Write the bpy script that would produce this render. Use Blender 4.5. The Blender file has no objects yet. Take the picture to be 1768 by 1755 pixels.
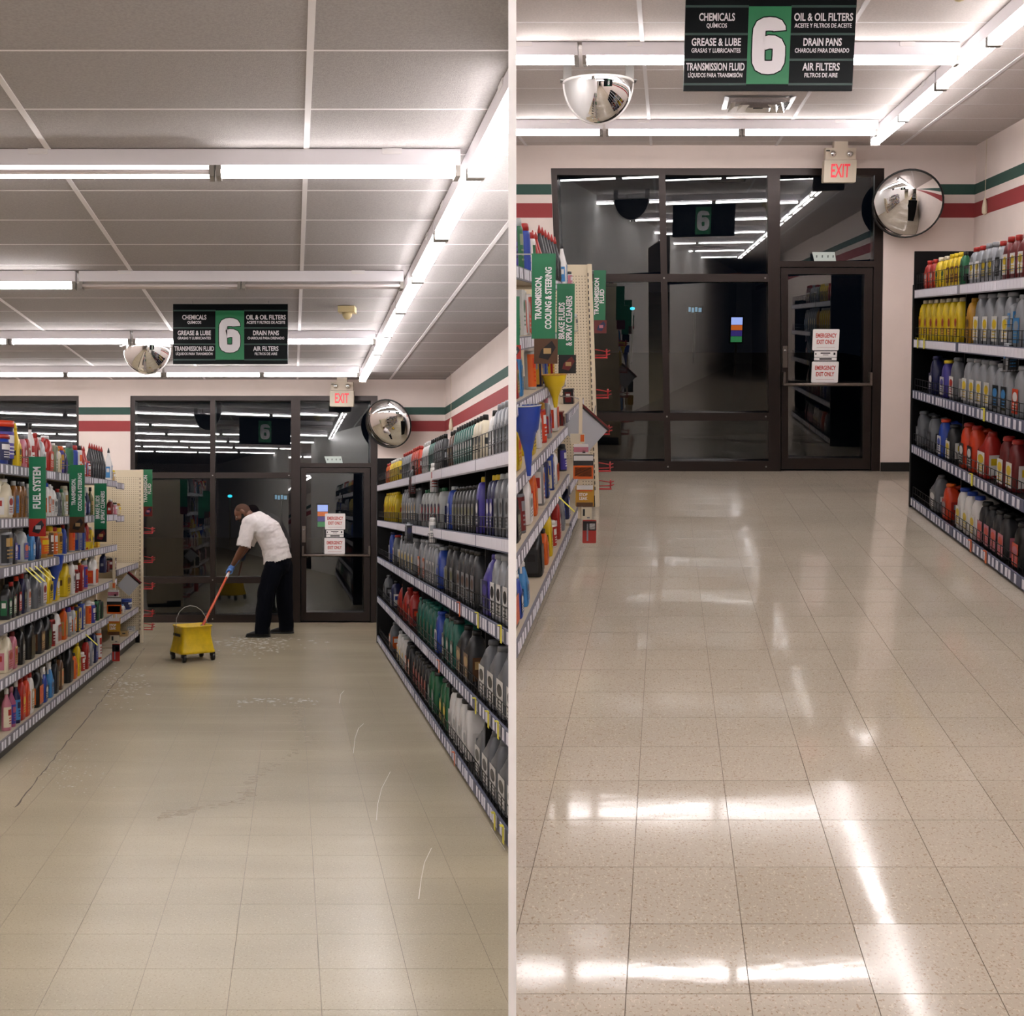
import bpy, bmesh, math, random
from mathutils import Vector, Matrix, noise
random.seed(7)
PI = math.pi
SC = bpy.context.scene
C = SC.collection

# ------------------------------------------------------------------ camera, world, exposure
F = 1800.0
cam_d = bpy.data.cameras.new('camera'); cam = bpy.data.objects.new('camera', cam_d); C.objects.link(cam)
cam.location = (0, 0, 1.615); cam.rotation_euler = (PI / 2, 0, 0)
cam_d.sensor_fit = 'HORIZONTAL'; cam_d.sensor_width = 36; cam_d.lens = 36 * F / 1768
cam_d.clip_start = 0.05; cam_d.clip_end = 200
SC.camera = cam
SC.view_settings.view_transform = 'Standard'; SC.view_settings.look = 'None'
SC.view_settings.gamma = 1; SC.view_settings.use_curve_mapping = False
SC.view_settings.exposure = 0.0
wd = bpy.data.worlds.new('night'); SC.world = wd; wd.use_nodes = True
wd.node_tree.nodes['Background'].inputs[0].default_value = (0.0012, 0.0018, 0.0035, 1)
wd.node_tree.nodes['Background'].inputs[1].default_value = 1.0
TUBE = {'L': 27.0, 'R': 25.0}          # strength of the lit fluorescent tubes in either aisle
SC.cycles.max_bounces = 8; SC.cycles.sample_clamp_indirect = 15.0

# ------------------------------------------------------------------ the two aisles
# store coordinates: x across the aisle (0 = left shelving front), s metres from the end wall, z height
class Room:
    def __init__(s, key, dx, dw, D, V, h, lab):
        s.key, s.dx, s.dw, s.h, s.lab = key, dx, dw, h, lab
        s.D = Vector(D); s.N = s.D.length; s.V = Vector(V).normalized()
        up = (s.V - s.V.dot(s.D.normalized()) * s.D.normalized()).normalized()
        y = s.D.normalized(); x = y.cross(up).normalized()
        s.rack = Matrix((x, y, up)).transposed()
        upw = (s.V - Vector((s.V.x, 0, 0))).normalized(); xw = Vector((1, 0, 0))
        s.wall = Matrix((xw, upw.cross(xw).normalized(), upw)).transposed()
        s.O = Vector((0, 0, 1.615))
    def P(s, x, q, z):
        return s.O + Vector((x - s.dx, 0, 0)) + s.D * (s.dw - q / s.N) + s.V * (z - s.h)
    def _solve(s, u, v, px, py, rhs):
        r = Vector(((px - 884) / F, 1, (877.5 - py) / F))
        M = Matrix((u, v, -r)).transposed()
        return M.inverted() @ rhs
    def at_s(s, px, py, q):       # pixel + distance from the end wall -> x, z
        k = s._solve(Vector((1, 0, 0)), s.V, px, py, -s.D * (s.dw - q / s.N))
        return k[0] + s.dx, k[1] + s.h
    def at_z(s, px, py, z):
        k = s._solve(Vector((1, 0, 0)), s.D, px, py, -s.V * (z - s.h))
        return k[0] + s.dx, (s.dw - k[1]) * s.N
    def s_of(s, px, x, z):        # column of the picture, on the line (x, z) along the aisle
        t = (px - 884) / F
        a = x - s.dx + (z - s.h) * s.V.x; b = (z - s.h) * s.V.y
        d = (t * b - a) / (s.D.x - t * s.D.y)
        return (s.dw - d) * s.N
    def M(s, x, q, z, rot=0, basis='wall', tilt=None):
        B = (s.wall if basis == 'wall' else s.rack).to_4x4()
        m = Matrix.Translation(s.P(x, q, z)) @ B @ Matrix.Rotation(rot, 4, 'Z')
        return m @ tilt if tilt else m
L = Room('L', 1.85, 14.68, (-379 / F, 1, 0), (0, 0, 1), 1.615, 'mopping aisle')
R = Room('R', 0.737, 11.145, (266 / F, 1, 324 / F), (-486, -1800, 10399), 1.63, 'polished aisle')

# ------------------------------------------------------------------ materials
def lin(c):
    if isinstance(c, str):
        c = tuple(int(c[i:i + 2], 16) / 255 for i in (0, 2, 4))
    return tuple(((v + 0.055) / 1.055) ** 2.4 if v > 0.04045 else v / 12.92 for v in c) + (1,)
_m = {}
def mat(name, col, rough=0.5, metal=0.0, emit=None, es=1.0, trans=0.0, ior=1.5, alpha=1.0, coat=0.0):
    if name in _m: return _m[name]
    m = bpy.data.materials.new(name); m.use_nodes = True
    b = m.node_tree.nodes['Principled BSDF']
    b.inputs['Base Color'].default_value = lin(col); b.inputs['Roughness'].default_value = rough
    b.inputs['Metallic'].default_value = metal; b.inputs['IOR'].default_value = ior
    b.inputs['Transmission Weight'].default_value = trans; b.inputs['Alpha'].default_value = alpha
    b.inputs['Coat Weight'].default_value = coat
    if emit:
        b.inputs['Emission Color'].default_value = lin(emit); b.inputs['Emission Strength'].default_value = es
    m.diffuse_color = lin(col)
    _m[name] = m
    return m
def grain(m, scale=40, amount=0.12, bump=0.0, bscale=None, stretch=(1, 1, 1)):
    nt = m.node_tree; b = nt.nodes['Principled BSDF']; col = b.inputs['Base Color'].default_value[:]
    g = nt.nodes.new('ShaderNodeNewGeometry'); mp = nt.nodes.new('ShaderNodeMapping'); mp.inputs['Scale'].default_value = stretch
    nt.links.new(g.outputs['Position'], mp.inputs['Vector'])
    n = nt.nodes.new('ShaderNodeTexNoise'); n.inputs['Scale'].default_value = scale; n.inputs['Detail'].default_value = 4
    nt.links.new(mp.outputs[0], n.inputs['Vector'])
    r = nt.nodes.new('ShaderNodeValToRGB')
    r.color_ramp.elements[0].position = 0.3; r.color_ramp.elements[1].position = 0.7
    r.color_ramp.elements[0].color = tuple(c * (1 - amount) for c in col[:3]) + (1,)
    r.color_ramp.elements[1].color = tuple(min(1, c * (1 + amount)) for c in col[:3]) + (1,)
    nt.links.new(n.outputs['Fac'], r.inputs[0]); nt.links.new(r.outputs[0], b.inputs['Base Color'])
    if bump:
        n2 = nt.nodes.new('ShaderNodeTexNoise'); n2.inputs['Scale'].default_value = bscale or scale; n2.inputs['Detail'].default_value = 3
        nt.links.new(mp.outputs[0], n2.inputs['Vector'])
        bp = nt.nodes.new('ShaderNodeBump'); bp.inputs['Strength'].default_value = bump; bp.inputs['Distance'].default_value = 0.004
        nt.links.new(n2.outputs['Fac'], bp.inputs['Height']); nt.links.new(bp.outputs[0], b.inputs['Normal'])
    return m

def floor_mat(name, base, fleck, smear, rough0, rough1, wave, fl_amt):
    m = bpy.data.materials.new(name); m.use_nodes = True; nt = m.node_tree; N = nt.nodes; lk = nt.links.new
    b = N['Principled BSDF']; b.inputs['IOR'].default_value = 1.5
    g = N.new('ShaderNodeNewGeometry')
    def nz(scale, detail=3, st=(1, 1, 1), dist=0.0):
        dist = 0; mp = N.new('ShaderNodeMapping'); mp.inputs['Scale'].default_value = st; lk(g.outputs['Position'], mp.inputs['Vector'])
        n = N.new('ShaderNodeTexNoise'); n.inputs['Scale'].default_value = scale; n.inputs['Detail'].default_value = detail
        n.inputs['Distortion'].default_value = dist; lk(mp.outputs[0], n.inputs['Vector']); return n
    def ramp(src, p0, p1, c0, c1):
        r = N.new('ShaderNodeValToRGB'); r.color_ramp.elements[0].position = p0; r.color_ramp.elements[1].position = p1
        r.color_ramp.elements[0].color = c0; r.color_ramp.elements[1].color = c1; lk(src, r.inputs[0]); return r
    def mix(fac, a, bb):
        x = N.new('ShaderNodeMix'); x.data_type = 'RGBA'
        if hasattr(fac, 'default_value') or hasattr(fac, 'is_linked'): lk(fac, x.inputs[0])
        else: x.inputs[0].default_value = fac
        for s, v in ((6, a), (7, bb)):
            if isinstance(v, tuple): x.inputs[s].default_value = v
            else: lk(v, x.inputs[s])
        return x.outputs[2]
    B = lin(base); D_ = tuple(c * 0.84 for c in B[:3]) + (1,); Lg = tuple(min(1, c * 1.12) for c in B[:3]) + (1,)
    c = ramp(nz(0.9, 3, (0.5, 1.5, 1), 0.6).outputs['Fac'], 0.3, 0.7, D_, Lg).outputs[0]
    oi = N.new('ShaderNodeObjectInfo')
    t = ramp(oi.outputs['Random'], 0, 1, tuple(v * 0.95 for v in B[:3]) + (1,), tuple(v * 1.05 for v in B[:3]) + (1,)).outputs[0]
    c = mix(0.4 if wave else 0.2, c, t)
    s1 = ramp(nz(2.0, 2, (0.35, 1.6, 1), 0.6).outputs['Fac'], 0.42, 0.85, (0, 0, 0, 1), (smear, smear, smear, 1))
    c = mix(s1.outputs[0], c, tuple(v * 0.80 for v in B[:3]) + (1,))
    f1 = ramp(nz(130, 2, (1, 1, 1)).outputs['Fac'], 0.60, 0.66, (0, 0, 0, 1), (fl_amt,) * 3 + (1,))
    c = mix(f1.outputs[0], c, lin(fleck))
    f2 = ramp(nz(95, 2, (1.6, 1, 1), 0.5).outputs['Fac'], 0.60, 0.66, (0, 0, 0, 1), (fl_amt,) * 3 + (1,))
    c = mix(f2.outputs[0], c, tuple(min(1, v * 1.25) for v in B[:3]) + (1,))
    lk(c, b.inputs['Base Color'])
    rr = N.new('ShaderNodeMapRange'); rr.inputs[3].default_value = rough0; rr.inputs[4].default_value = rough1
    lk(nz(1.1, 2, (0.6, 1.4, 1), 0.3).outputs['Fac'], rr.inputs[0]); rr.inputs[1].default_value = 0.35; rr.inputs[2].default_value = 0.65
    pr = N.new('ShaderNodeMath'); pr.operation = 'MULTIPLY_ADD'; lk(oi.outputs['Random'], pr.inputs[0]); pr.inputs[1].default_value = 0.06 if wave else 0.0; lk(rr.outputs[0], pr.inputs[2])
    lk(pr.outputs[0], b.inputs['Roughness'])
    bp = N.new('ShaderNodeBump'); bp.inputs['Strength'].default_value = wave; bp.inputs['Distance'].default_value = 0.01
    lk(nz(4.5, 3, (0.7, 1.3, 1), 0.3).outputs['Fac'], bp.inputs['Height'])
    if wave: lk(bp.outputs[0], b.inputs['Normal'])
    _m[name] = m
    return m
M_FLOOR = {'L': floor_mat('floor_wet_vinyl', 'b1a68d', '8d7f68', 0.40, 0.24, 0.27, 0.0, 0.5),
           'R': floor_mat('floor_polished_vinyl', 'b7ad9d', '8f7a62', 0.12, 0.035, 0.09, 0.06, 0.7)}
M_GROUT = {'L': mat('floor_joint_filled', '6f6452', 0.6), 'R': mat('floor_joint', '6e6152', 0.6)}
M_WALL = grain(mat('painted_wall', 'eadcd4', 0.75), 3, 0.03, 0.15, 120)
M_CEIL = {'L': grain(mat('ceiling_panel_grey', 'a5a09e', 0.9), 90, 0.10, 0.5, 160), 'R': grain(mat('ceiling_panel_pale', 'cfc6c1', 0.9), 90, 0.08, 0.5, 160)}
M_GRIDBAR = mat('ceiling_grid_white', 'e6e2e2', 0.5)
M_FIX = mat('light_housing_white', 'e4e0e4', 0.45)
M_DEAD = mat('tube_unlit', 'd8cdcb', 0.25)
M_SOCK = mat('lamp_socket', '8c8680', 0.4)
M_GREEN = mat('stripe_green', '31534a', 0.7); M_RED = mat('stripe_red', '9c3a3c', 0.7)
M_BASEB = mat('baseboard_black', '171513', 0.5)
M_BRONZE = mat('bronze_aluminium', '302825', 0.35, 0.5)
M_GLASS = mat('window_glass', 'e8f0ee', 0.0, 0, trans=1.0, ior=1.66)
M_CHROME = mat('chrome', 'e8e8ea', 0.06, 1.0); M_MIRROR = mat('convex_mirror', 'f2f2f2', 0.02, 1.0)
M_STEEL = mat('steel', '9a9894', 0.3, 0.9)
M_BLACK = mat('black_plastic', '121212', 0.4); M_BLACKM = mat('black_shelving', '0b0b0d', 0.5, ior=1.25)
M_WIRE = mat('black_wire', '151515', 0.35, 0.3)
M_WHITE = mat('white_plastic', 'eeeae8', 0.4); M_CREAM = mat('cream_enamel', 'dccfb4', 0.5)
M_SIGNG = mat('sign_green', '1c7a4c', 0.45); M_FLAGG = mat('flag_green', '17704a', 0.4)
M_SIGNB = mat('sign_black', '0d1214', 0.35, ior=1.2); M_SIGNK = mat('sign_dark_green_line', '1d3d36', 0.4)
M_LETTER = mat('letter_white', 'e6e2e6', 0.5); M_REDL = mat('letter_red', 'c2453c', 0.5)
M_PANEL = mat('exit_housing', 'd8cbb8', 0.5)
M_TAG = mat('price_tag_white', 'dddbe4', 0.5); M_RAILG = mat('rail_slate', '565a70', 0.5); M_RAILL = mat('rail_grey', '8d8a92', 0.5)
M_YTAG = mat('sale_tag_yellow', 'd9cf3a', 0.5); M_SHELFT = mat('shelf_tan', 'b6aa94', 0.5); M_KICK = mat('kick_dark', '3a3733', 0.5)
M_DARKP = mat('shelf_back_dark', '0f0f0e', 0.7, ior=1.2)

# ------------------------------------------------------------------ mesh helpers
class MB:
    def __init__(s, f=None): s.v = []; s.f = []; s.mi = []; s.m = f; s.sm = []
    def _p(s, p): return s.m(*p) if s.m else Vector(p)
    def add(s, verts, faces, mi=0, smooth=False):
        o = len(s.v); s.v += [s._p(p) for p in verts]
        for f in faces: s.f.append([i + o for i in f]); s.mi.append(mi); s.sm.append(smooth)
        return s
    def box(s, x0, x1, y0, y1, z0, z1, mi=0):
        return s.add([(x, y, z) for x in (x0, x1) for y in (y0, y1) for z in (z0, z1)],
                     [(0, 1, 3, 2), (4, 6, 7, 5), (0, 4, 5, 1), (2, 3, 7, 6), (0, 2, 6, 4), (1, 5, 7, 3)], mi)
    def tube(s, pts, r, n=6, mi=0, cap=True):
        pts = [Vector(p) for p in pts]; rs = r if isinstance(r, (list, tuple)) else [r] * len(pts)
        vs = []; k = len(pts)
        for i, p in enumerate(pts):
            d = (pts[min(i + 1, k - 1)] - pts[max(i - 1, 0)]).normalized()
            a = d.orthogonal().normalized() if i == 0 else (a - a.dot(d) * d).normalized()
            b = d.cross(a)
            vs += [tuple(p + rs[i] * (math.cos(2 * PI * j / n) * a + math.sin(2 * PI * j / n) * b)) for j in range(n)]
        fs = [(i * n + j, i * n + (j + 1) % n, (i + 1) * n + (j + 1) % n, (i + 1) * n + j) for i in range(k - 1) for j in range(n)]
        if cap: fs += [tuple(range(n - 1, -1, -1)), tuple(range((k - 1) * n, k * n))]
        return s.add(vs, fs, mi, True)
    def loft(s, secs, n=16, mi=0, cap=True):
        # secs: (z, half width, half depth, power, ox, oy)
        vs = []
        for (z, hw, ht, p, ox, oy) in secs:
            for j in range(n):
                t = 2 * PI * (j + 0.5) / n; c, q = math.cos(t), math.sin(t); e = 2 / p
                vs.append((ox + hw * math.copysign(abs(c) ** e, c), oy + ht * math.copysign(abs(q) ** e, q), z))
        k = len(secs)
        fs = [(i * n + j, i * n + (j + 1) % n, (i + 1) * n + (j + 1) % n, (i + 1) * n + j) for i in range(k - 1) for j in range(n)]
        if cap: fs += [tuple(range(n - 1, -1, -1)), tuple(range((k - 1) * n, k * n))]
        return s.add(vs, fs, mi, True)
    def mesh(s, name, mats, origin=None):
        me = bpy.data.meshes.new(name); o = origin or Vector((0, 0, 0))
        me.from_pydata([tuple(v - o) for v in s.v], [], s.f)
        for m in (mats if isinstance(mats, (list, tuple)) else [mats]): me.materials.append(m)
        me.polygons.foreach_set('material_index', s.mi); me.polygons.foreach_set('use_smooth', s.sm)
        me.update(); return me
def tag(o, label=None, cat=None, group=None, kind=None):
    if label: o['label'] = label
    if cat: o['category'] = cat
    if group: o['group'] = group
    if kind: o['kind'] = kind
    return o
ROOMOF = {}
CUR = [None]
def link(o):
    C.objects.link(o)
    if CUR[0]: ROOMOF[o.name] = CUR[0]
    return o
def empty(name, m, label=None, cat=None, group=None, kind=None):
    o = bpy.data.objects.new(name, None); link(o); o.empty_display_size = 0.1
    o.matrix_world = m if isinstance(m, Matrix) else Matrix.Translation(m)
    return tag(o, label, cat, group, kind)
def part(parent, name, mb, mats, kind=None, label=None):
    """one mesh object; room-mapped builders carry world coordinates and are rebased on the parent's place"""
    org = None
    if mb.m:
        org = Vector((0, 0, 0)); p = parent
        while p is not None: org = org + p.matrix_basis.translation; p = p.parent
    o = bpy.data.objects.new(name, mb.mesh(name, mats, org)); link(o); o.parent = parent
    return tag(o, label, kind=kind)
def inst(parent, name, me, loc=(0, 0, 0)):
    o = bpy.data.objects.new(name, me); link(o); o.parent = parent; o.location = loc; return o
def lettering(parent, text, size, loc, rot, m, sx=0.8, name='lettering', align='CENTER', bold=0.012):
    cu = bpy.data.curves.new(name, 'FONT'); cu.body = text; cu.size = size; cu.align_x = align; cu.align_y = 'CENTER'
    cu.offset = bold * size; cu.extrude = 0.0006; cu.resolution_u = 3; cu.materials.append(m)
    o = bpy.data.objects.new(name, cu); link(o); o.parent = parent
    o.location = loc; o.rotation_euler = rot; o.scale = (sx, 1, 1); return o
def rbox(mb, x0, x1, y0, y1, z0, z1, r, mi=0):   # upright box with rounded corners in the x-z plane
    n = 5; pts = []
    for cx, cz, a0 in ((x1 - r, z1 - r, 0), (x0 + r, z1 - r, PI / 2), (x0 + r, z0 + r, PI), (x1 - r, z0 + r, 1.5 * PI)):
        for i in range(n): a = a0 + i * PI / 2 / (n - 1); pts.append((cx + r * math.cos(a), cz + r * math.sin(a)))
    k = len(pts)
    mb.add([(p[0], y0, p[1]) for p in pts] + [(p[0], y1, p[1]) for p in pts],
           [tuple(range(k)), tuple(range(2 * k - 1, k - 1, -1))] + [(i, i + k, (i + 1) % k + k, (i + 1) % k) for i in range(k)], mi)
    return mb

# ------------------------------------------------------------------ the building shell of one aisle
ZC = 3.425
def build_shell(r):
    k = r.key; CUR[0] = k; P = r.P
    FD = 0.30 if k == 'L' else 0.22
    # floor: grout bed with vinyl tiles
    fl = bpy.data.objects.new('floor', MB(P).box(-4.6, 4.1, -0.12, 30, -0.03, -0.0012 if k == 'L' else -0.0028).mesh('floor', M_GROUT[k])); link(fl)
    tag(fl, 'beige speckled vinyl tile floor, ' + ('dull and wet' if k == 'L' else 'polished and reflective'), kind='structure')
    x0, s0 = (0.115, 11.27) if k == 'L' else (0.30, 9.10)
    T = 0.3048; g = 0.0008 if k == 'L' else 0.0011
    proto = MB(P).box(x0 + g, x0 + T - g, s0 - T + g, s0 - g, -0.0035, 0)
    org = P(x0, s0, 0); me = proto.mesh('floor_tile', M_FLOOR[k], org)
    rows = 27; far = MB(P)
    for j in range(-3, 40):
        for i in range(-16, 14):
            xa, sa = x0 + i * T, s0 - j * T
            if xa < -4.6 or xa + T > 4.1 or sa - T < -0.1: continue
            if 0 <= j < rows and -1 <= i <= 9: inst(fl, 'floor_tile', me, P(xa, sa, 0))
            else: far.box(xa + g, xa + T - g, sa - T + g, sa - g, -0.0035, 0)
    part(fl, 'distant_floor_tiles', far, M_FLOOR[k], kind='stuff')
    rear = MB(P).box(-4.6, 4.1, s0 + 3 * T, 30, -0.0035, 0)
    part(fl, 'rear_floor', rear, M_FLOOR[k])
    # ceiling: panels in a suspended grid
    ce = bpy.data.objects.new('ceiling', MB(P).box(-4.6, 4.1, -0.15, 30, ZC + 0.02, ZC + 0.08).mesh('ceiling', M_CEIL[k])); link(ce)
    tag(ce, 'suspended ceiling of pale textured panels in a white grid', kind='structure')
    xs = [-4.58, -3.28, -1.98, -0.68, 0.62, 1.92, 3.22, 4.08]; ss = [0.0] + [0.25 + 0.62 * i for i in range(20)]
    cache = {}
    for i in range(len(xs) - 1):
        for j in range(len(ss) - 1):
            w, d = round(xs[i + 1] - xs[i], 3), round(ss[j + 1] - ss[j], 3)
            if (w, d) not in cache:
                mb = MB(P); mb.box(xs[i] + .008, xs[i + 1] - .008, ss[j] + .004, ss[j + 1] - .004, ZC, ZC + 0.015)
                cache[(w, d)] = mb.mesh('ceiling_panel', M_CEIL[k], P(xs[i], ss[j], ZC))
            inst(ce, 'ceiling_panel', cache[(w, d)], P(xs[i], ss[j], ZC))
    for i in range(1, len(xs) - 1):
        part(ce, 'grid_bar', MB(P).box(xs[i] - .014, xs[i] + .014, 0, 13, ZC - 0.006, ZC + 0.02), M_GRIDBAR)
    for j in range(1, len(ss)):
        part(ce, 'cross_bar', MB(P).box(-4.58, 4.08, ss[j] - .006, ss[j] + .006, ZC - 0.001, ZC + 0.02), M_GRIDBAR)
    # end wall with the shopfront opening, a pier and another window
    w = MB(P)
    for a in ((-4.6, 4.05, 3.197, ZC + 0.02), (-1.16, -0.434, 0, 3.197), (3.05, 4.05, 0, 3.197), (-4.6, -2.9, 0, 3.197), (-2.9, -1.16, 0, 0.3)):
        w.box(a[0], a[1], -0.32, 0, a[2], a[3])
    wo = bpy.data.objects.new('wall_back', w.mesh('wall_back', M_WALL)); link(wo)
    tag(wo, 'cream end wall with green and red stripes around the shopfront', kind='structure')
    for a, b in ((-1.16, -0.434), (3.05, 4.0), (-4.6, -2.9)):
        part(wo, 'green_stripe', MB(P).box(a, b, 0.0, 0.003, 2.93, 3.034), M_GREEN)
        part(wo, 'red_stripe', MB(P).box(a, b, 0.0, 0.003, 2.695, 2.842), M_RED)
    bb = bpy.data.objects.new('baseboard_back', MB(P).box(3.05, 4.0, 0.0, 0.012, 0, 0.1).mesh('b', M_BASEB)); link(bb); tag(bb, 'black rubber baseboard beside the exit door', kind='structure')
    wr = bpy.data.objects.new('wall_right', MB(P).box(4.0, 4.12, -0.34, 30, 0, ZC + 0.02).mesh('w', M_WALL)); link(wr); tag(wr, 'cream side wall with green and red stripes', kind='structure')
    part(wr, 'green_stripe', MB(P).box(3.997, 4.0, 0, 28, 2.93, 3.034), M_GREEN)
    part(wr, 'red_stripe', MB(P).box(3.997, 4.0, 0, 28, 2.695, 2.842), M_RED)
    if k == 'L':
        wl = bpy.data.objects.new('wall_left', MB(P).box(-4.62, -4.5, -0.34, 30, 0, ZC + 0.02).mesh('w', M_WALL)); link(wl); tag(wl, 'cream wall far left behind the shelving', kind='structure')
    wf = bpy.data.objects.new('wall_front', MB(P).box(-4.6, 4.1, 29.9, 30, 0, ZC + 0.02).mesh('w', M_WALL)); link(wf); tag(wf, 'cream wall at the near end of the aisle', kind='structure')
    # left far window
    if k == 'L':
        wn = empty('window_1', P(-2.03, -0.08, 0.3), 'dark window behind the left shelving reflecting lamps', kind='structure')
        for n_, b_ in (('frame_member', (-2.9, -1.16, 3.13, 3.197)), ('frame_member', (-1.2, -1.16, 0.3, 3.13)), ('frame_member', (-2.9, -2.86, 0.3, 3.13)), ('frame_member', (-2.86, -1.2, 0.3, 0.36))):
            part(wn, n_, MB(P).box(b_[0], b_[1], -0.4, -0.04, b_[2], b_[3]), M_BRONZE)
        part(wn, 'pane', pane_mb(r, -2.86, -1.2, -0.22, 0.36, 3.13), M_GLASS)
    # shopfront glazing
    wn = empty('window_2', P(0.7, -0.06, 0), 'dark bronze framed shopfront window beside the exit door', kind='structure')
    fr = [('jamb', -.434, -.375, 0, 3.197), ('header', -.375, 2.96, 3.13, 3.197), ('mullion', .69, .76, .11, 3.13), ('mullion', 1.83, 1.96, 0, 3.13),
          ('jamb', 2.955, 3.05, 0, 3.197), ('transom', -.375, .69, 2.035, 2.117), ('transom', .76, 1.83, 2.035, 2.117), ('transom', 1.96, 2.955, 2.19, 2.25),
          ('rail', -.375, .69, .555, .64), ('rail', .76, 1.83, .555, .64), ('sill', -.375, 1.83, 0, .11)]
    for n_, a, b, c, d in fr:
        dd = 0.012 if n_ in ('mullion', 'rail', 'sill') else 0.0
        part(wn, n_, MB(P).box(a, b, -FD, -0.02 + dd, c, d), M_BRONZE)
    for a, b, c, d in ((-.375, .69, .64, 2.035), (-.375, .69, 2.117, 3.13), (-.375, .69, .11, .555), (.76, 1.83, .64, 2.035), (.76, 1.83, 2.117, 3.13), (.76, 1.83, .11, .555), (1.96, 2.955, 2.25, 3.13)):
        part(wn, 'pane', pane_mb(r, a, b, -0.17 if k == 'L' else -0.13, c, d), M_GLASS)
    bo = MB(P)
    for a, c in ((.725, .6), (1.80, .6), (.725, .05), (1.80, .05), (.725, 2.075), (1.80, 2.075)): bo.box(a - .008, a + .008, -0.008, -0.002, c - .008, c + .008)
    part(wn, 'frame_screws', bo, M_STEEL)
    dr = empty('door_1', P(2.45, -0.05, 0), 'glazed bronze framed emergency exit door with push bar', kind='structure')
    for n_, a, b, c, d in (('stile', 1.97, 2.045, .02, 2.18), ('stile', 2.86, 2.945, .02, 2.18), ('top_rail', 2.045, 2.86, 2.115, 2.18), ('bottom_rail', 2.045, 2.86, .02, .14)):
        part(dr, n_, MB(P).box(a, b, -FD, -0.03, c, d), M_BRONZE)
    part(dr, 'pane', pane_mb(r, 2.045, 2.86, -0.17 if k == 'L' else -0.13, .14, 2.115), M_GLASS)
    pb = MB(P); pb.tube([(1.99, .04, .95), (2.93, .04, .95)], .018, 8); pb.box(1.985, 2.01, -.03, .055, .94, 1.08); pb.box(2.915, 2.94, -.03, .055, .94, 1.08)
    part(dr, 'push_bar', pb, mat('push_bar_bronze', '7a7068', 0.3, 0.7))
    part(dr, 'lock_box', MB(P).box(1.985, 2.035, -.03, -.005, 1.13, 1.36), mat('push_bar_bronze', '5b534c', 0.35, 0.8))
    part(dr, 'lock_cylinder', MB(P).tube([(2.01, -.005, 1.31), (2.01, .003, 1.31)], .014, 10), M_STEEL)
    # ground outside
    gr = bpy.data.objects.new('ground', MB(P).box(-8, 10, -45, -0.1, -0.12, -0.05).mesh('g', mat('night_asphalt', '2a2a2a', 0.8))); link(gr)
    tag(gr, 'dark asphalt outside the shopfront', kind='structure')

def pane_mb(r, x0, x1, sc, z0, z1):
    # the glass stands square to the aisle, so it sits slightly angled in its deep frame
    ex = r.rack.col[0]; k = ((x1 - x0) / 2) / ex.x; ey = r.rack.col[1]; mb = MB(); vs = []
    for a in (-1, 1):
        for b in (-.003, .003):
            for z in (z0, z1): vs.append(tuple(r.P((x0 + x1) / 2, sc, z) + ex * (a * k) + ey * b))
    mb.m = lambda x, y, z: Vector((x, y, z))
    mb.add(vs, [(0, 1, 3, 2), (4, 6, 7, 5), (0, 4, 5, 1), (2, 3, 7, 6), (0, 2, 6, 4), (1, 5, 7, 3)])
    return mb

# ------------------------------------------------------------------ fluorescent strip lights
def strip_light(r, x0, x1, s, lit, along, label, group):
    """a batten: housing, lamp holders and two rows of tubes; runs in x, or in s when along"""
    P = r.P; n = max(1, round(((x1 - x0)) / 1.24)); u = (x1 - x0) / n
    if along: Q = lambda a, b, z: P(s + b, a, z)
    else: Q = lambda a, b, z: P(a, s + b, z)
    root = empty('strip_light', Q(x0, 0, ZC), label, 'light', group)
    h = MB(Q).box(x0 + .005, x1 - .005, -.045, .045, ZC - .085, ZC - .004)
    part(root, 'housing', h, M_FIX)
    for a in (x0 + .35, x1 - .35): part(root, 'ceiling_clip', MB(Q).box(a - .05, a + .05, -.05, .05, ZC - .03, ZC - .002), M_GRIDBAR)
    em = mat('tube_lit_' + r.key, 'ffffff', 0.3, emit='fffafa', es=TUBE[r.key])
    for i in range(n):
        a, b = x0 + i * u, x0 + (i + 1) * u
        for q, y in enumerate((-.032, .032)):
            on = lit[i] if isinstance(lit, (list, tuple)) else lit
            on = on is True or on == q + 2
            part(root, 'tube', MB(Q).tube([(a + .03, y, ZC - .115), (b - .03, y, ZC - .115)], .013, 8), em if on else M_DEAD)
        for c in (a + .018, b - .018):
            part(root, 'lamp_holder', MB(Q).box(c - .012, c + .012, -.045, .045, ZC - .14, ZC - .085), M_SOCK)
    return root
ORD = ['nearest the exit wall', 'second from the exit wall', 'third from the exit wall', 'fourth from the exit wall', 'fifth from the exit wall', 'sixth from the exit wall', 'seventh from the exit wall', 'eighth from the exit wall']
def build_lights(r):
    CUR[0] = r.key; rows = [1.4, 4.1, 6.85, 9.6, 12.3, 15.0, 17.7]
    for j, s in enumerate(rows):
        for i in range(3):
            x1 = 2.70 - 2.5 * i; lit = True
            if r.key == 'L' and j == 2 and i == 0: lit = False
            if r.key == 'L' and j == 3 and i == 0: lit = [2, True]
            side = ('right end', 'middle', 'left end')[i]
            strip_light(r, x1 - 2.48, x1, s, lit, False, f'{"unlit" if lit is False else "lit"} crosswise strip light, {side} of row {ORD[j]}, {r.lab}', 'crosswise strip lights')
    for i in range(7):
        s0 = 0.85 + 2.5 * i
        strip_light(r, s0, s0 + 2.48, 2.78, True, True, f'lit strip light in lengthwise row by side wall, {ORD[i]}, {r.lab}', 'lengthwise strip lights')

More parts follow.
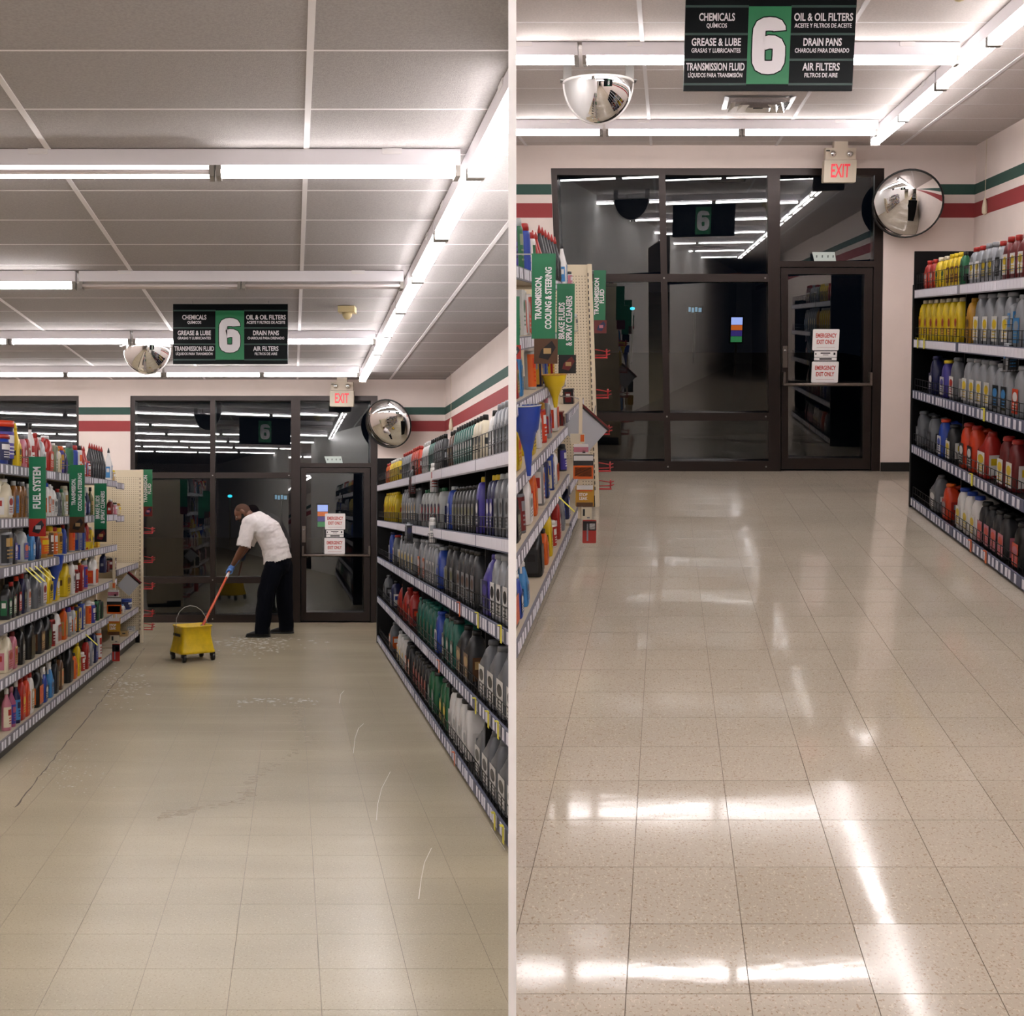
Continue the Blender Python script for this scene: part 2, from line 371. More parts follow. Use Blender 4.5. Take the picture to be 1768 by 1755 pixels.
# ------------------------------------------------------------------ things hung on the walls and ceiling
def build_fixtures(r):
    k = r.key; CUR[0] = k; P = r.P; A = r.lab
    # aisle number sign
    if k == 'L': cx, cs, zt, zb, w = 1.31, 5.7, 3.395, 2.872, 1.0
    else: cx, cs, zt, zb, w = 1.35, 5.15, 3.415, 2.912, 0.955
    h = zt - zb; zc = (zt + zb) / 2
    root = empty('aisle_sign', r.M(cx, cs, zc), 'hanging black and green aisle sign with big white 6, ' + A, 'sign')
    mb = MB(); mb.box(-w / 2, w / 2, -.008, .008, -h / 2, h / 2); part(root, 'board', mb, M_SIGNB)
    gx0, gx1 = -w * .13, w * .12
    part(root, 'number_panel', MB().box(gx0, gx1, -.0105, -.008, -h * .43, h * .39), M_SIGNG)
    for f in (.39, .10, -.17, -.43):
        for xa, xb in ((-w / 2, gx0), (gx1, w / 2)): part(root, 'divider_line', MB().box(xa, xb, -.0095, -.008, h * f - .006, h * f + .006), M_SIGNK)

    R90 = (PI / 2, 0, 0)
    def six(wd, y):
        pts = [(.057, .080), (.056, .092), (.047, .106), (.026, .114), (0, .116), (-.026, .114), (-.047, .104), (-.056, .085), (-.058, .05), (-.058, -.05), (-.056, -.085), (-.047, -.104), (-.026, -.114), (0, -.116), (.026, -.114), (.047, -.104), (.056, -.085), (.058, -.05), (.057, -.01), (.046, .010), (.026, .019), (0, .020), (-.03, .012)]
        mb = MB(); n = len(pts); vs = []; x0 = (gx0 + gx1) / 2
        for q, (a, b) in enumerate(pts):
            p, t = Vector(pts[max(q - 1, 0)]), Vector(pts[min(q + 1, n - 1)]); d = (t - p).normalized(); e = wd - .07
            if q == 0: b -= e / 2
            vs += [(x0 + a - d.y * wd / 2, y, b + d.x * wd / 2 - .012), (x0 + a + d.y * wd / 2, y, b - d.x * wd / 2 - .012)]
        return mb.add(vs, [(2 * q, 2 * q + 1, 2 * q + 3, 2 * q + 2) for q in range(n - 1)])
    part(root, 'number_outline', six(.083, -.0112), M_SIGNB); part(root, 'number', six(.070, -.0118), M_LETTER)
    part(root, 'number_panel', MB().box(gx0, gx1, .008, .0105, -h * .43, h * .39), M_SIGNG); part(root, 'number', six(.070, .0118), M_LETTER)
    xl, xr = (-w / 2 + gx0) / 2, (gx1 + w / 2) / 2
    rowsL = [('CHEMICALS', 'QUÍMICOS', .21, .12), ('GREASE & LUBE', 'GRASAS Y LUBRICANTES', .29, .29), ('TRANSMISSION FLUID', 'LÍQUIDOS PARA TRANSMISIÓN', .345, .32)]
    rowsR = [('OIL & OIL FILTERS', 'ACEITE Y FILTROS DE ACEITE', .345, .335), ('DRAIN PANS', 'CHAROLAS PARA DRENADO', .225, .32), ('AIR FILTERS', 'FILTROS DE AIRE', .22, .195)]
    for rows, x in ((rowsL, xl), (rowsR, xr)):
        for i, (a, b, wa, wb) in enumerate(rows):
            z = h * (.275 - .262 * i)
            lettering(root, a, .056, (x, -.0088, z), R90, M_LETTER, 1, bold=.02)['fit'] = wa * w
            lettering(root, b, .032, (x, -.0088, z - .044), R90, M_LETTER, 1, bold=.015)['fit'] = wb * w
    hk = MB()
    for x in (-.33 * w, .33 * w): hk.tube([(x, 0, h / 2 - .01), (x, 0, h / 2 + (ZC - zt))], .003, 6)
    part(root, 'hanging_wire', hk, M_STEEL)
    # exit sign with emergency heads
    root = empty('exit_sign', r.M(2.54, .22, 3.19), 'cream EXIT sign with red letters and two emergency lamps, ' + A, 'sign')
    part(root, 'mounting', MB().box(-.07, .07, -.03, .03, .17, .235), M_PANEL)
    b = MB(); b.box(-.155, .155, -.035, .035, .055, .17); part(root, 'lamp_housing', b, M_PANEL)
    b = MB(); rbox(b, -.165, .165, -.045, .03, -.17, .05, .01); part(root, 'face_panel', b, mat('exit_face', 'd0c5b0', .4))
    for x in (-.085, .085):
        hd = part(root, 'lamp_head', MB().tube([(x, -.03, .112), (x, -.062, .108)], [.036, .034], 16), M_PANEL)
        part(hd, 'lens', MB().tube([(x, -.062, .108), (x, -.068, .107)], [.029, .022], 16), M_CHROME)
    part(root, 'maker_plate', MB().box(-.15, -.112, -.0365, -.035, .135, .147), M_BLACK)
    lettering(root, 'EXIT', .185, (0, -.0465, -.062), R90, mat('exit_red', 'e0404c', .4, emit='ff3040', es=.35), .52, bold=.02)
    # convex mirror on the pier, turned towards the aisle
    cx, cz = (3.17, 2.775) if k == 'L' else (3.22, 2.80)
    T = Matrix.Rotation(-.34, 4, 'Z') @ Matrix.Rotation(.30, 4, 'X')
    root = empty('convex_mirror', r.M(cx, .34, cz) @ T, 'round convex security mirror on the wall right of exit door, ' + A, 'mirror')
    rad = .335; mb = MB(); secs = []; n = 40; vs = []; fs = []
    for i in range(13):
        a = i / 12 * PI / 2 * .62; rr = rad * math.sin(a) / math.sin(PI / 2 * .62); y = -.10 * (math.cos(a) - math.cos(PI / 2 * .62)) / (1 - math.cos(PI / 2 * .62))
        vs += [(rr * math.cos(2 * PI * j / n), y - .004, rr * math.sin(2 * PI * j / n)) for j in range(n)]
    fs = [(i * n + j, i * n + (j + 1) % n, (i + 1) * n + (j + 1) % n, (i + 1) * n + j) for i in range(12) for j in range(n)]
    mb.add(vs, fs, 0, True); part(root, 'mirror_face', mb, M_MIRROR)
    rim = MB(); rim.tube([(rad * math.cos(2 * PI * j / n), 0, rad * math.sin(2 * PI * j / n)) for j in range(n + 1)], .012, 8, cap=False)
    part(root, 'rim', rim, M_BLACK)
    bk = MB()
    vs = []
    for i in range(5):
        a = i / 4; vs += [(rad * (1 - .45 * a * a) * math.cos(2 * PI * j / n), .01 + .09 * a, rad * (1 - .45 * a * a) * math.sin(2 * PI * j / n)) for j in range(n)]
    bk.add(vs, [(i * n + j, i * n + (j + 1) % n, (i + 1) * n + (j + 1) % n, (i + 1) * n + j) for i in range(4) for j in range(n)] + [tuple(range(4 * n, 5 * n))], 0, True)
    part(root, 'backing_dish', bk, M_BLACK)
    part(root, 'bracket', MB().tube([(0, .09, 0), (.10, .40, -.10)], .016, 8), M_BLACK)
    # half dome mirror under the ceiling
    cx, cs = (.33, 3.86) if k == 'L' else (.29, 3.55)
    root = empty('dome_mirror', r.M(cx, cs, ZC - .13), 'chrome half dome security mirror below the ceiling, ' + A, 'mirror')
    mb = MB(); nu, nv = 24, 12; vs = []; a_, b_, c_ = .245, .23, .28
    for i in range(nv + 1):
        t = i / nv * PI / 2
        for j in range(nu + 1):
            p = PI + j / nu * PI
            vs.append((a_ * math.cos(t) * math.cos(p), b_ * math.cos(t) * math.sin(p), -c_ * math.sin(t)))
    mb.add(vs, [(i * (nu + 1) + j, i * (nu + 1) + j + 1, (i + 1) * (nu + 1) + j + 1, (i + 1) * (nu + 1) + j) for i in range(nv) for j in range(nu)], 0, True)
    part(root, 'dome', mb, M_MIRROR)
    tr = MB(); tr.tube([(a_ * math.cos(PI + j / nu * PI), b_ * math.sin(PI + j / nu * PI), 0) for j in range(nu + 1)], .009, 6)
    tr.tube([(a_ * math.cos(j / nu * PI), 0, -c_ * math.sin(j / nu * PI)) for j in range(nu + 1)], .009, 6); part(root, 'white_edge', tr, M_WHITE)
    bp = MB(); bp.add([(a_ * math.cos(j / nu * PI), .004, -c_ * math.sin(j / nu * PI)) for j in range(nu + 1)], [tuple(range(nu + 1))]); part(root, 'back_plate', bp, M_BLACK)
    tp = MB(); tp.box(-.27, .27, -.05, .03, .004, .012); tp.box(-.25, -.19, -.02, .0, .012, .13); tp.box(.19, .25, -.02, .0, .012, .13); part(root, 'mounting_bar', tp, M_STEEL)
    # ceiling sensor
    root = empty('ceiling_sensor', r.M(2.34, 5.45, ZC - .006), 'cream motion sensor box on the ceiling right of aisle sign, ' + A, 'sensor')
    b = MB(); b.box(-.075, .075, -.06, .06, -.055, 0); part(root, 'base_plate', b, mat('sensor_cream', 'c9b88c', .5))
    part(root, 'lens', MB().loft([(-.055, .045, .045, 2, 0, 0), (-.085, .042, .042, 2, 0, 0), (-.11, .022, .022, 2, 0, 0), (-.116, .004, .004, 2, 0, 0)], 16), mat('sensor_cream', 'c9b88c', .5))
    if k == 'R':
        x0, x1, s0, s1 = 1.25, 1.83, 1.93, 2.48
        root = empty('ceiling_vent', P((x0 + x1) / 2, (s0 + s1) / 2, ZC), 'square chrome air vent in the ceiling behind aisle sign, ' + A, 'vent')
        def ring(i0, i1, z0, z1):
            m_ = MB(P); a = [(x0 + i0, s0 + i0), (x1 - i0, s0 + i0), (x1 - i0, s1 - i0), (x0 + i0, s1 - i0)]; b2 = [(x0 + i1, s0 + i1), (x1 - i1, s0 + i1), (x1 - i1, s1 - i1), (x0 + i1, s1 - i1)]
            return m_.add([(p[0], p[1], z0) for p in a] + [(p[0], p[1], z1) for p in b2], [(j, (j + 1) % 4, 4 + (j + 1) % 4, 4 + j) for j in range(4)])
        part(root, 'flange', ring(0, .04, ZC - .008, ZC - .012), M_STEEL)
        for i, q in enumerate((.05, .12, .19)): part(root, 'louvre_ring', ring(q, q + .055, ZC - .045 - .008 * i, ZC - .004), M_CHROME)
        part(root, 'centre_plate', MB(P).box(x0 + .25, x1 - .25, s0 + .24, s1 - .24, ZC - .05, ZC - .044), M_CHROME)
    # sensor dangling on the side wall
    x = 3.975; q, z = (.72, 2.72) if k == 'L' else (.45, 2.75)
    root = empty('wall_thermostat_probe', P(x, q, z), 'cream pull weight on a thin cord against side wall, ' + A, 'sensor')
    m_ = MB(P); m_.tube([(x, q, z + .10), (x, q, ZC)], .003, 5); part(root, 'cord', m_, M_CREAM)
    m_ = MB(P); m_.tube([(x, q, z + .10), (x, q, z + .07), (x, q, z), (x, q, z - .05), (x, q, z - .07)], [.006, .018, .03, .028, .01], 10); part(root, 'weight', m_, M_CREAM)
    # notices on the exit door
    for (z0, z1, which, x0, x1) in ((1.312, 1.537, 'upper', 2.31, 2.595), (.966, 1.192, 'lower', 2.30, 2.59)):
        root = empty('door_notice', r.M((x0 + x1) / 2, -.05, (z0 + z1) / 2), f'{which} white EMERGENCY EXIT ONLY notice in red letters, exit door, {A}', 'notice')
        b = MB(); rbox(b, -(x1 - x0) / 2, (x1 - x0) / 2, -.004, 0, -(z1 - z0) / 2, (z1 - z0) / 2, .012); part(root, 'sheet', b, M_WHITE)
        for t, z in (('EMERGENCY', .043), ('EXIT ONLY', -.025)): lettering(root, t, .062, (0, -.0045, z), R90, M_REDL, .63, bold=.03)
        part(root, 'small_print', MB().box(-.095, .1, -.0048, -.004, -.082, -.078), mat('print_rose', 'c9a0a0', .6), kind='stuff')
    root = empty('door_notice', r.M(2.45, -.05, 1.252), f'small white two-strip notice between the EMERGENCY EXIT ONLY notices, {A}', 'notice')
    part(root, 'sheet', MB().box(-.122, .122, -.004, 0, -.012, .05), M_WHITE); part(root, 'sheet', MB().box(-.122, .122, -.004, 0, -.048, -.016), M_WHITE)
    b = MB(); b.box(-.055, .05, -.0048, -.004, .024, .036); b.box(-.03, .03, -.0048, -.004, .008, .014); b.box(-.065, .068, -.0048, -.004, -.04, -.024); b.box(-.112, -.1, -.0048, -.004, .012, .03); b.box(.085, .105, -.0048, -.004, .01, .036)
    part(root, 'small_print', b, M_BLACK, kind='stuff')
    # card lying on the transom over the door
    root = empty('transom_card', r.M(2.44, -.052, 2.30), 'pale green card with printed marks propped over exit door, ' + A, 'card')
    b = MB(); b.add([(-.11, 0, -.05), (.12, 0, -.05), (.10, -.006, .045), (-.14, -.006, .045), (-.11, .003, -.05), (.12, .003, -.05), (.10, -.003, .045), (-.14, -.003, .045)], [(0, 1, 2, 3), (7, 6, 5, 4), (0, 3, 7, 4), (1, 5, 6, 2), (3, 2, 6, 7), (0, 4, 5, 1)])
    part(root, 'sheet', b, mat('pale_card', 'cfdcd6', .6))
    b = MB()
    for x in (-.09, -.03, .03, .085): b.box(x - .006, x + .006, -.0085, -.006, -.012, .012)
    part(root, 'printed_marks', b, mat('print_grey', '5a6a66', .6), kind='stuff')
    # lit things out in the dark
    root = empty('lit_window_sign', r.M(2.87, -21, 1.36), f'bright vertical neon panel glowing beyond the dark glass, {A}', 'sign')
    fr_ = MB(); fr_.box(-.21, .21, .0, .05, -.42, .42); fr_.box(-.03, .03, .01, .05, -1.42, -.42); part(root, 'frame', fr_, M_BLACK)
    for z0, z1, c, e in ((.14, .36, 'a9b9ff', 1.1), (-.02, .13, 'e8702c', .7), (-.2, -.03, '5a48a8', .4), (-.38, -.21, '4aa868', .45)):
        part(root, 'lit_panel', MB().box(-.17, .17, -.01, 0, z0, z1), mat('lit_' + c, c, .5, emit=c, es=e))
    lx, lz = r.at_s(397, 857, -30) if k == 'L' else r.at_s(1092, 533, -30)
    root = empty('street_lamp', r.M(lx, -30, lz), f'small cyan lamp far off in the night, {A}', 'lamp')
    part(root, 'lamp_head', MB().loft([(-.06, .04, .04, 2, 0, 0), (-.03, .09, .09, 2, 0, 0), (.03, .09, .09, 2, 0, 0), (.06, .04, .04, 2, 0, 0)], 12), mat('lit_cyan', '40d8e8', .5, emit='30d0e8', es=1.5))
    part(root, 'pole', MB().tube([(0, 0, -lz), (0, 0, -.1)], .04, 8), M_BLACK)
    lx, lz = r.at_s(485, 859, -30) if k == 'L' else r.at_s(1200, 535, -30)
    root = empty('lit_shop_sign', r.M(lx, -30, lz), f'pale blue lit shopfront sign far off in the night, {A}', 'sign')
    part(root, 'board', MB().box(-.3, .3, 0, .1, -.14, .14), M_BLACK)
    for x0, x1, z0, z1 in ((-.25, -.17, -.08, .1), (-.13, -.04, -.1, .08), (0, .09, -.08, .1), (.13, .25, -.09, .07)):
        part(root, 'lit_letter', MB().box(x0, x1, -.02, 0, z0, z1), mat('lit_pale', '9cc8e0', .5, emit='a0d0ee', es=.45))
    part(root, 'post', MB().tube([(0, .05, -lz), (0, .05, -.12)], .04, 8), M_BLACK)

# ------------------------------------------------------------------ shelving
RZ = [.055, .525, 1.0, 1.435, 1.85]
LZ = [.10, .49, .84, 1.20, 1.515, 1.865]
LZ_END = [.12, .40, .93, 1.50, 1.85]
WORD = ['bottom', 'second', 'third', 'fourth', 'fifth', 'top']
def shelf_word(zs, i): return 'top' if i == len(zs) - 1 else WORD[i]
def build_rack(r, side):
    k = r.key; CUR[0] = k; P = r.P; A = r.lab; rnd = random.Random(5 + (side == 'left'))
    right = side == 'right'
    if right: bays = [2.25, 4.65, 6.2, 7.75, 9.1, 10.2] if k == 'L' else [2.25, 3.65, 5.2, 6.6]; zs0 = RZ; xf, xb, sg = 2.87, 3.42, 1; top = 1.96
    else: bays = [2.25, 3.8, 5.25, 6.7, 8.3]; zs0 = LZ; xf, xb, sg = 0.0, -.5, -1; top = 1.95
    names = ['nearest the exit', 'second from the exit', 'third from the exit', 'fourth from the exit', 'fifth from the exit']
    for b in range(len(bays) - 1):
        s0, s1 = bays[b], bays[b + 1]; zs = LZ_END if (not right and b == 0) else zs0
        root = empty('shelving_bay', P((xf + xb) / 2, (s0 + s1) / 2, 0), f'{"black" if right else "tan"} {side} shelving bay {names[b]}, with price rails, {A}', 'shelving', f'{side} shelving bays, {A}')
        X = lambda a, b_: (min(xf + sg * a, xf + sg * b_), max(xf + sg * a, xf + sg * b_))
        part(root, 'back_panel', MB(P).box(*X(.5, .52), s0, s1, .05, top), M_BLACKM if right else M_CREAM if b == 0 else M_DARKP)
        part(root, 'kick_plate', MB(P).box(*X(.03, .5), s0, s1, 0, .05 if right else .075), M_BLACKM if right else M_KICK)
        part(root, 'side_frame', MB(P).box(*X(.05 if right else .4, .5), s1 - .02, s1, .05, top), M_BLACKM if right else M_SHELFT)
        for i, zc in enumerate(zs):
            s0 = 3.32 if (not right and b == 0 and i >= 3) else bays[b]
            sh = part(root, 'shelf', MB(P).box(*X(.008, .5), s0 + .003, s1 - .003, zc + .012, zc + .034), M_BLACKM if right else M_SHELFT)
            hh = .036 if right else .033
            part(sh, 'price_rail', MB(P).box(*X(-.006, .008), s0 + .004, s1 - .004, zc - hh, zc + hh), M_RAILG if (right and i < 4) else M_RAILL if right else mat('rail_grey_dark', '72707a', .5))
            tg = MB(P); q = s0 + .03
            dense = right and i >= 3
            while q < s1 - .06:
                wd_ = .062 if dense else rnd.choice((.035, .04, .045))
                tg.box(*X(-.0085, -.006), q, q + wd_, zc - hh + .008, zc + hh - .006)
                q += wd_ + (.004 if dense else rnd.choice((.025, .045, .06, .075)))
            part(sh, 'price_tags', tg, M_TAG, kind='stuff')
            if right:
                wf = MB(P); z0 = zc + .034; hgt = .13 if i == 4 else .10; n = max(2, int((s1 - s0) / .09))
                for a in ((z0 + hgt), (z0 + hgt * .45)): wf.tube([(xf + .012, s0 + .02, a), (xf + .012, s1 - .02, a)], .0028, 4)
                for j in range(n + 1):
                    q = s0 + .02 + (s1 - s0 - .04) * j / n; wf.tube([(xf + .012, q, z0), (xf + .012, q, z0 + hgt)], .0028, 4)
                part(sh, 'wire_front', wf, M_WIRE)
    if right:
        root = empty('end_panel', P(3.14, 2.23, 0), 'black end panel closing the right oil shelving, ' + A, 'panel')
        part(root, 'panel', MB(P).box(xf - .004, xb, 2.215, 2.245, 0, 2.21), M_BLACKM)
        part(root, 'front_trim', MB(P).box(xf - .012, xf - .003, 2.212, 2.25, 0, 1.93), M_BLACK)
    else:
        px = .055 if k == 'L' else .11; zt = 2.07 if k == 'L' else 2.10
        root = empty('pegboard_end_panel', P(-.2, 2.2, 0), 'cream perforated pegboard panel ending the left shelving, ' + A, 'panel')
        part(root, 'pegboard', MB(P).box(-.5, px - .035, 2.19, 2.215, .06, zt), M_CREAM)
        part(root, 'post', MB(P).box(px - .035, px, 2.17, 2.235, 0, zt + .005), M_CREAM)
        part(root, 'foot', MB(P).box(-.2, px - .035, 2.17, 2.235, 0, .10), M_BLACK)
        hb = MB(P); nz = int((zt - .25) / .0254)
        for i in range(nz):
            for j in range(13):
                x = px - .06 - j * .0254; z = .2 + i * .0254; hb.box(x - .0035, x + .0035, 2.2151, 2.2156, z - .0035, z + .0035)
        part(root, 'peg_holes', hb, mat('peg_hole_shadow', '4a4030', .8), kind='stuff')
        hb = MB(P)
        for i in range(int((zt - .2) / .05)): z = .15 + i * .05; hb.box(px - .036, px - .028, 2.2352, 2.2357, z, z + .03)
        part(root, 'post_slots', hb, M_BLACK, kind='stuff')
        m_red = mat('red_wire', 'b2282c', .4)
        for z in (1.33, .98, .66, .33, .17):
            hk = MB(P); x0 = px
            for dz in (0, .05): hk.tube([(x0, 2.12, z + dz), (x0 + .10, 2.10, z + dz * .6), (x0 + .13, 2.10, z + dz * .6 + .01)], .005, 5)
            hk.tube([(x0 + .10, 2.06, z - .01), (x0 + .10, 2.16, z - .01), (x0 + .10, 2.16, z + .05), (x0 + .10, 2.06, z + .05), (x0 + .10, 2.06, z - .01)], .005, 5)
            hk.tube([(x0, 2.16, z - .02), (x0 + .11, 2.16, z - .02)], .008, 5); part(root, 'peg_hook', hk, m_red)

# ------------------------------------------------------------------ goods
COL = dict(yellow='e8c81e', gold='c9952a', orange='e0641e', red='ae261f', redorange='d8401c', silver='9a9ea4', grey='6e7278', charcoal='292b2f', black='111214',
           white='e8e6e4', cream='e2d8be', teal='186457', green='1a6840', sage='8a9478', blue='2446a8', skyblue='3f8ccc', navy='1d2350', purple='453c9c', pink='c77a8c',
           magenta='a8547a', amber='8c5a22', brown='5a3a22', olive='6b6a34', darkred='6e1a1c', clear='b7bcbc', tan='b99a66')
def cm(c): return mat('plastic_' + c, tuple(int(COL[c][i:i + 2], 16) / 255 * .90 for i in (0, 2, 4)), .32 if c != 'silver' else .3, .15 if c == 'silver' else 0)
DIM = dict(quart=(.105, .062, .24), slimjug=(.085, .20, .31), jug=(.19, .12, .29), can=(.066, .066, .22), tin=(.10, .06, .20), tube=(.06, .06, .26), cone=(.075, .07, .30),
           box=(.12, .08, .18), spray=(.10, .06, .27), funnel=(.16, .16, .32), pail=(.15, .15, .15), oiljug=(.13, .19, .30))
KN = dict(quart=('oil_bottle', 'oil bottle', 'bottle'), slimjug=('oil_jug', 'slim oil jug', 'jug'), jug=('oil_jug', 'handled jug', 'jug'), oiljug=('oil_jug', 'handled jug', 'jug'), can=('spray_can', 'spray can', 'can'), tin=('metal_can', 'flat can', 'can'),
          tube=('additive_bottle', 'slender bottle', 'bottle'), cone=('gear_oil_bottle', 'cone-tipped bottle', 'bottle'), box=('product_box', 'carton', 'box'), spray=('spray_bottle', 'trigger spray bottle', 'bottle'),
          funnel=('funnel', 'plastic funnel', 'funnel'), pail=('plastic_tub', 'round tub', 'tub'))
TPL = {}
def template(kind, w, t, h, col, cap, lab, acc):
    """meshes of one product: body, cap, label (+ handle); shared by its copies"""
    key = (kind, w, t, h, col, cap, lab, acc)
    if key in TPL: return TPL[key]
    a, b = w / 2, t / 2; B = MB(); K = MB(); Lb = MB(); H = None; E_ = None
    lz0, lz1, curved = .12 * h, .60 * h, False; fr = 1.0
    if kind == 'quart':
        B.loft([(0, a * .92, b * .9, 5, 0, 0), (.02 * h, a, b, 5, 0, 0), (.34 * h, a, b, 5, 0, 0), (.37 * h, a * .96, b * .96, 5, 0, 0), (.64 * h, a * .96, b * .96, 5, 0, 0), (.76 * h, a * .84, b * .9, 4, a * .05, 0),
                (.84 * h, a * .5, b * .7, 3, a * .2, 0), (.87 * h, a * .3, b * .5, 2.2, a * .28, 0), (.90 * h, a * .28, b * .48, 2, a * .28, 0)], 16)
        K.loft([(.875 * h, a * .36, a * .36, 2, a * .28, 0), (.985 * h, a * .35, a * .35, 2, a * .28, 0), (h, a * .31, a * .31, 2, a * .28, 0)], 12)
    elif kind == 'slimjug':
        B.loft([(0, a * .92, b * .95, 5, 0, 0), (.02 * h, a, b, 5, 0, 0), (.66 * h, a, b, 5, 0, 0), (.78 * h, a * .92, b * .80, 4, 0, -b * .16), (.88 * h, a * .62, b * .45, 3, 0, -b * .42), (.92 * h, a * .42, a * .42, 2, 0, -b * .5)], 16)
        K.loft([(.91 * h, a * .5, a * .5, 2, 0, -b * .5), (.985 * h, a * .48, a * .48, 2, 0, -b * .5), (h, a * .42, a * .42, 2, 0, -b * .5)], 12)
        H = MB().tube([(0, -b * .1, .86 * h), (0, b * .35, .90 * h), (0, b * .75, .84 * h), (0, b * .86, .70 * h), (0, b * .82, .60 * h)], a * .3, 8)
    elif kind in ('jug', 'oiljug'):
        if kind == 'jug': ox, oy, hx, hy = a * .42, 0, 1, 0
        else: ox, oy, hx, hy = 0, -b * .45, 0, -1
        B.loft([(0, a * .93, b * .93, 5, 0, 0), (.02 * h, a, b, 5, 0, 0), (.50 * h, a, b, 5, 0, 0), (.60 * h, a * .95, b * .95, 4, 0, 0), (.70 * h, a * (.62 if hx else .9), b * (.62 if hy else .9), 4, ox * .7, oy * .7),
                (.84 * h, a * (.42 if hx else .66), b * (.42 if hy else .7), 3, ox, oy), (.90 * h, min(a, b) * .42, min(a, b) * .42, 2, ox, oy), (.93 * h, min(a, b) * .4, min(a, b) * .4, 2, ox, oy)], 16)
        K.loft([(.915 * h, min(a, b) * .5, min(a, b) * .5, 2, ox, oy), (.985 * h, min(a, b) * .48, min(a, b) * .48, 2, ox, oy), (h, min(a, b) * .42, min(a, b) * .42, 2, ox, oy)], 12)
        q = [(ox * .4, oy * .4, .86 * h), (-hx * a * .35, -hy * b * .35, .89 * h), (-hx * a * .78, -hy * b * .78, .80 * h), (-hx * a * .84, -hy * b * .84, .66 * h), (-hx * a * .78, -hy * b * .78, .54 * h)]
        H = MB().tube(q, min(a, b) * .24, 8); lz0, lz1 = .08 * h, .56 * h
    elif kind == 'can':
        B.loft([(0, a * .96, a * .96, 2, 0, 0), (.015 * h, a, a, 2, 0, 0), (.80 * h, a, a, 2, 0, 0), (.84 * h, a * .9, a * .9, 2, 0, 0), (.87 * h, a * .6, a * .6, 2, 0, 0)], 14)
        K.loft([(.83 * h, a * .86, a * .86, 2, 0, 0), (.97 * h, a * .84, a * .84, 2, 0, 0), (h, a * .7, a * .7, 2, 0, 0)], 14); lz0, lz1, curved = .06 * h, .78 * h, True
    elif kind == 'tin':
        B.loft([(0, a, b, 6, 0, 0), (.90 * h, a, b, 6, 0, 0), (.92 * h, a * .96, b * .94, 6, 0, 0)], 16); K.loft([(.92 * h, .016, .016, 2, 0, 0), (h, .015, .015, 2, 0, 0)], 10); lz0, lz1 = .05 * h, .86 * h
    elif kind == 'tube':
        B.loft([(0, a * .95, a * .95, 2, 0, 0), (.02 * h, a, a, 2, 0, 0), (.60 * h, a, a, 2, 0, 0), (.70 * h, a * .7, a * .7, 2, 0, 0), (.80 * h, a * .36, a * .36, 2, 0, 0), (.9 * h, a * .32, a * .32, 2, 0, 0)], 12)
        K.loft([(.86 * h, a * .45, a * .45, 2, 0, 0), (h, a * .42, a * .42, 2, 0, 0)], 10); lz0, lz1, curved = .08 * h, .56 * h, True
    elif kind == 'cone':
        B.loft([(0, a * .95, b * .95, 5, 0, 0), (.02 * h, a, b, 5, 0, 0), (.50 * h, a, b, 5, 0, 0), (.58 * h, a * .8, b * .8, 4, 0, 0), (.80 * h, a * .36, b * .36, 2.5, 0, 0), (.86 * h, a * .3, b * .3, 2, 0, 0)], 14)
        K.loft([(.84 * h, a * .36, a * .36, 2, 0, 0), (.90 * h, a * .3, a * .3, 2, 0, 0), (h, a * .07, a * .07, 2, 0, 0)], 10); lz0, lz1 = .08 * h, .46 * h
    elif kind == 'box':
        B.box(-a, a, -b, b, 0, h); K.box(-a * .98, a * .98, -.004, .004, h, h + .0015); lz0, lz1 = .12 * h, .88 * h
    elif kind == 'spray':
        B.loft([(0, a * .95, b * .95, 4, 0, 0), (.02 * h, a, b, 4, 0, 0), (.45 * h, a * .95, b, 4, 0, 0), (.62 * h, a * .5, b * .8, 3, 0, 0), (.74 * h, a * .3, a * .3, 2, 0, 0)], 14)
        K.loft([(.73 * h, a * .36, a * .36, 2, 0, 0), (.80 * h, a * .34, a * .34, 2, 0, 0)], 10); K.box(-a * .95, a * .5, -b * .35, b * .35, .80 * h, .92 * h); K.box(-a * .75, -a * .62, -b * .2, b * .2, .62 * h, .80 * h)
        lz0, lz1 = .08 * h, .44 * h
    elif kind == 'funnel':   # hanging spout down, origin at the tip
        n = 20; sec = [(0, .010), (.35 * h, .022), (.62 * h, .046), (.66 * h, .058), (.82 * h, .066), (h, a)]
        B.loft([(z, q, q, 2, 0, 0) for z, q in sec], n, cap=False); B.loft([(z, q - .003, q - .003, 2, 0, 0) for z, q in sec[::-1]], n, cap=False)
        K.tube([(a * math.cos(2 * PI * j / 20), a * math.sin(2 * PI * j / 20), h) for j in range(21)], .004, 6, cap=False); Lb = None
    elif kind == 'pail':
        B.loft([(0, a * .85, a * .85, 2, 0, 0), (.88 * h, a * .97, a * .97, 2, 0, 0)], 18); K.loft([(.86 * h, a * 1.02, a * 1.02, 2, 0, 0), (h, a, a, 2, 0, 0)], 18); curved = True; lz0, lz1 = .15 * h, .75 * h
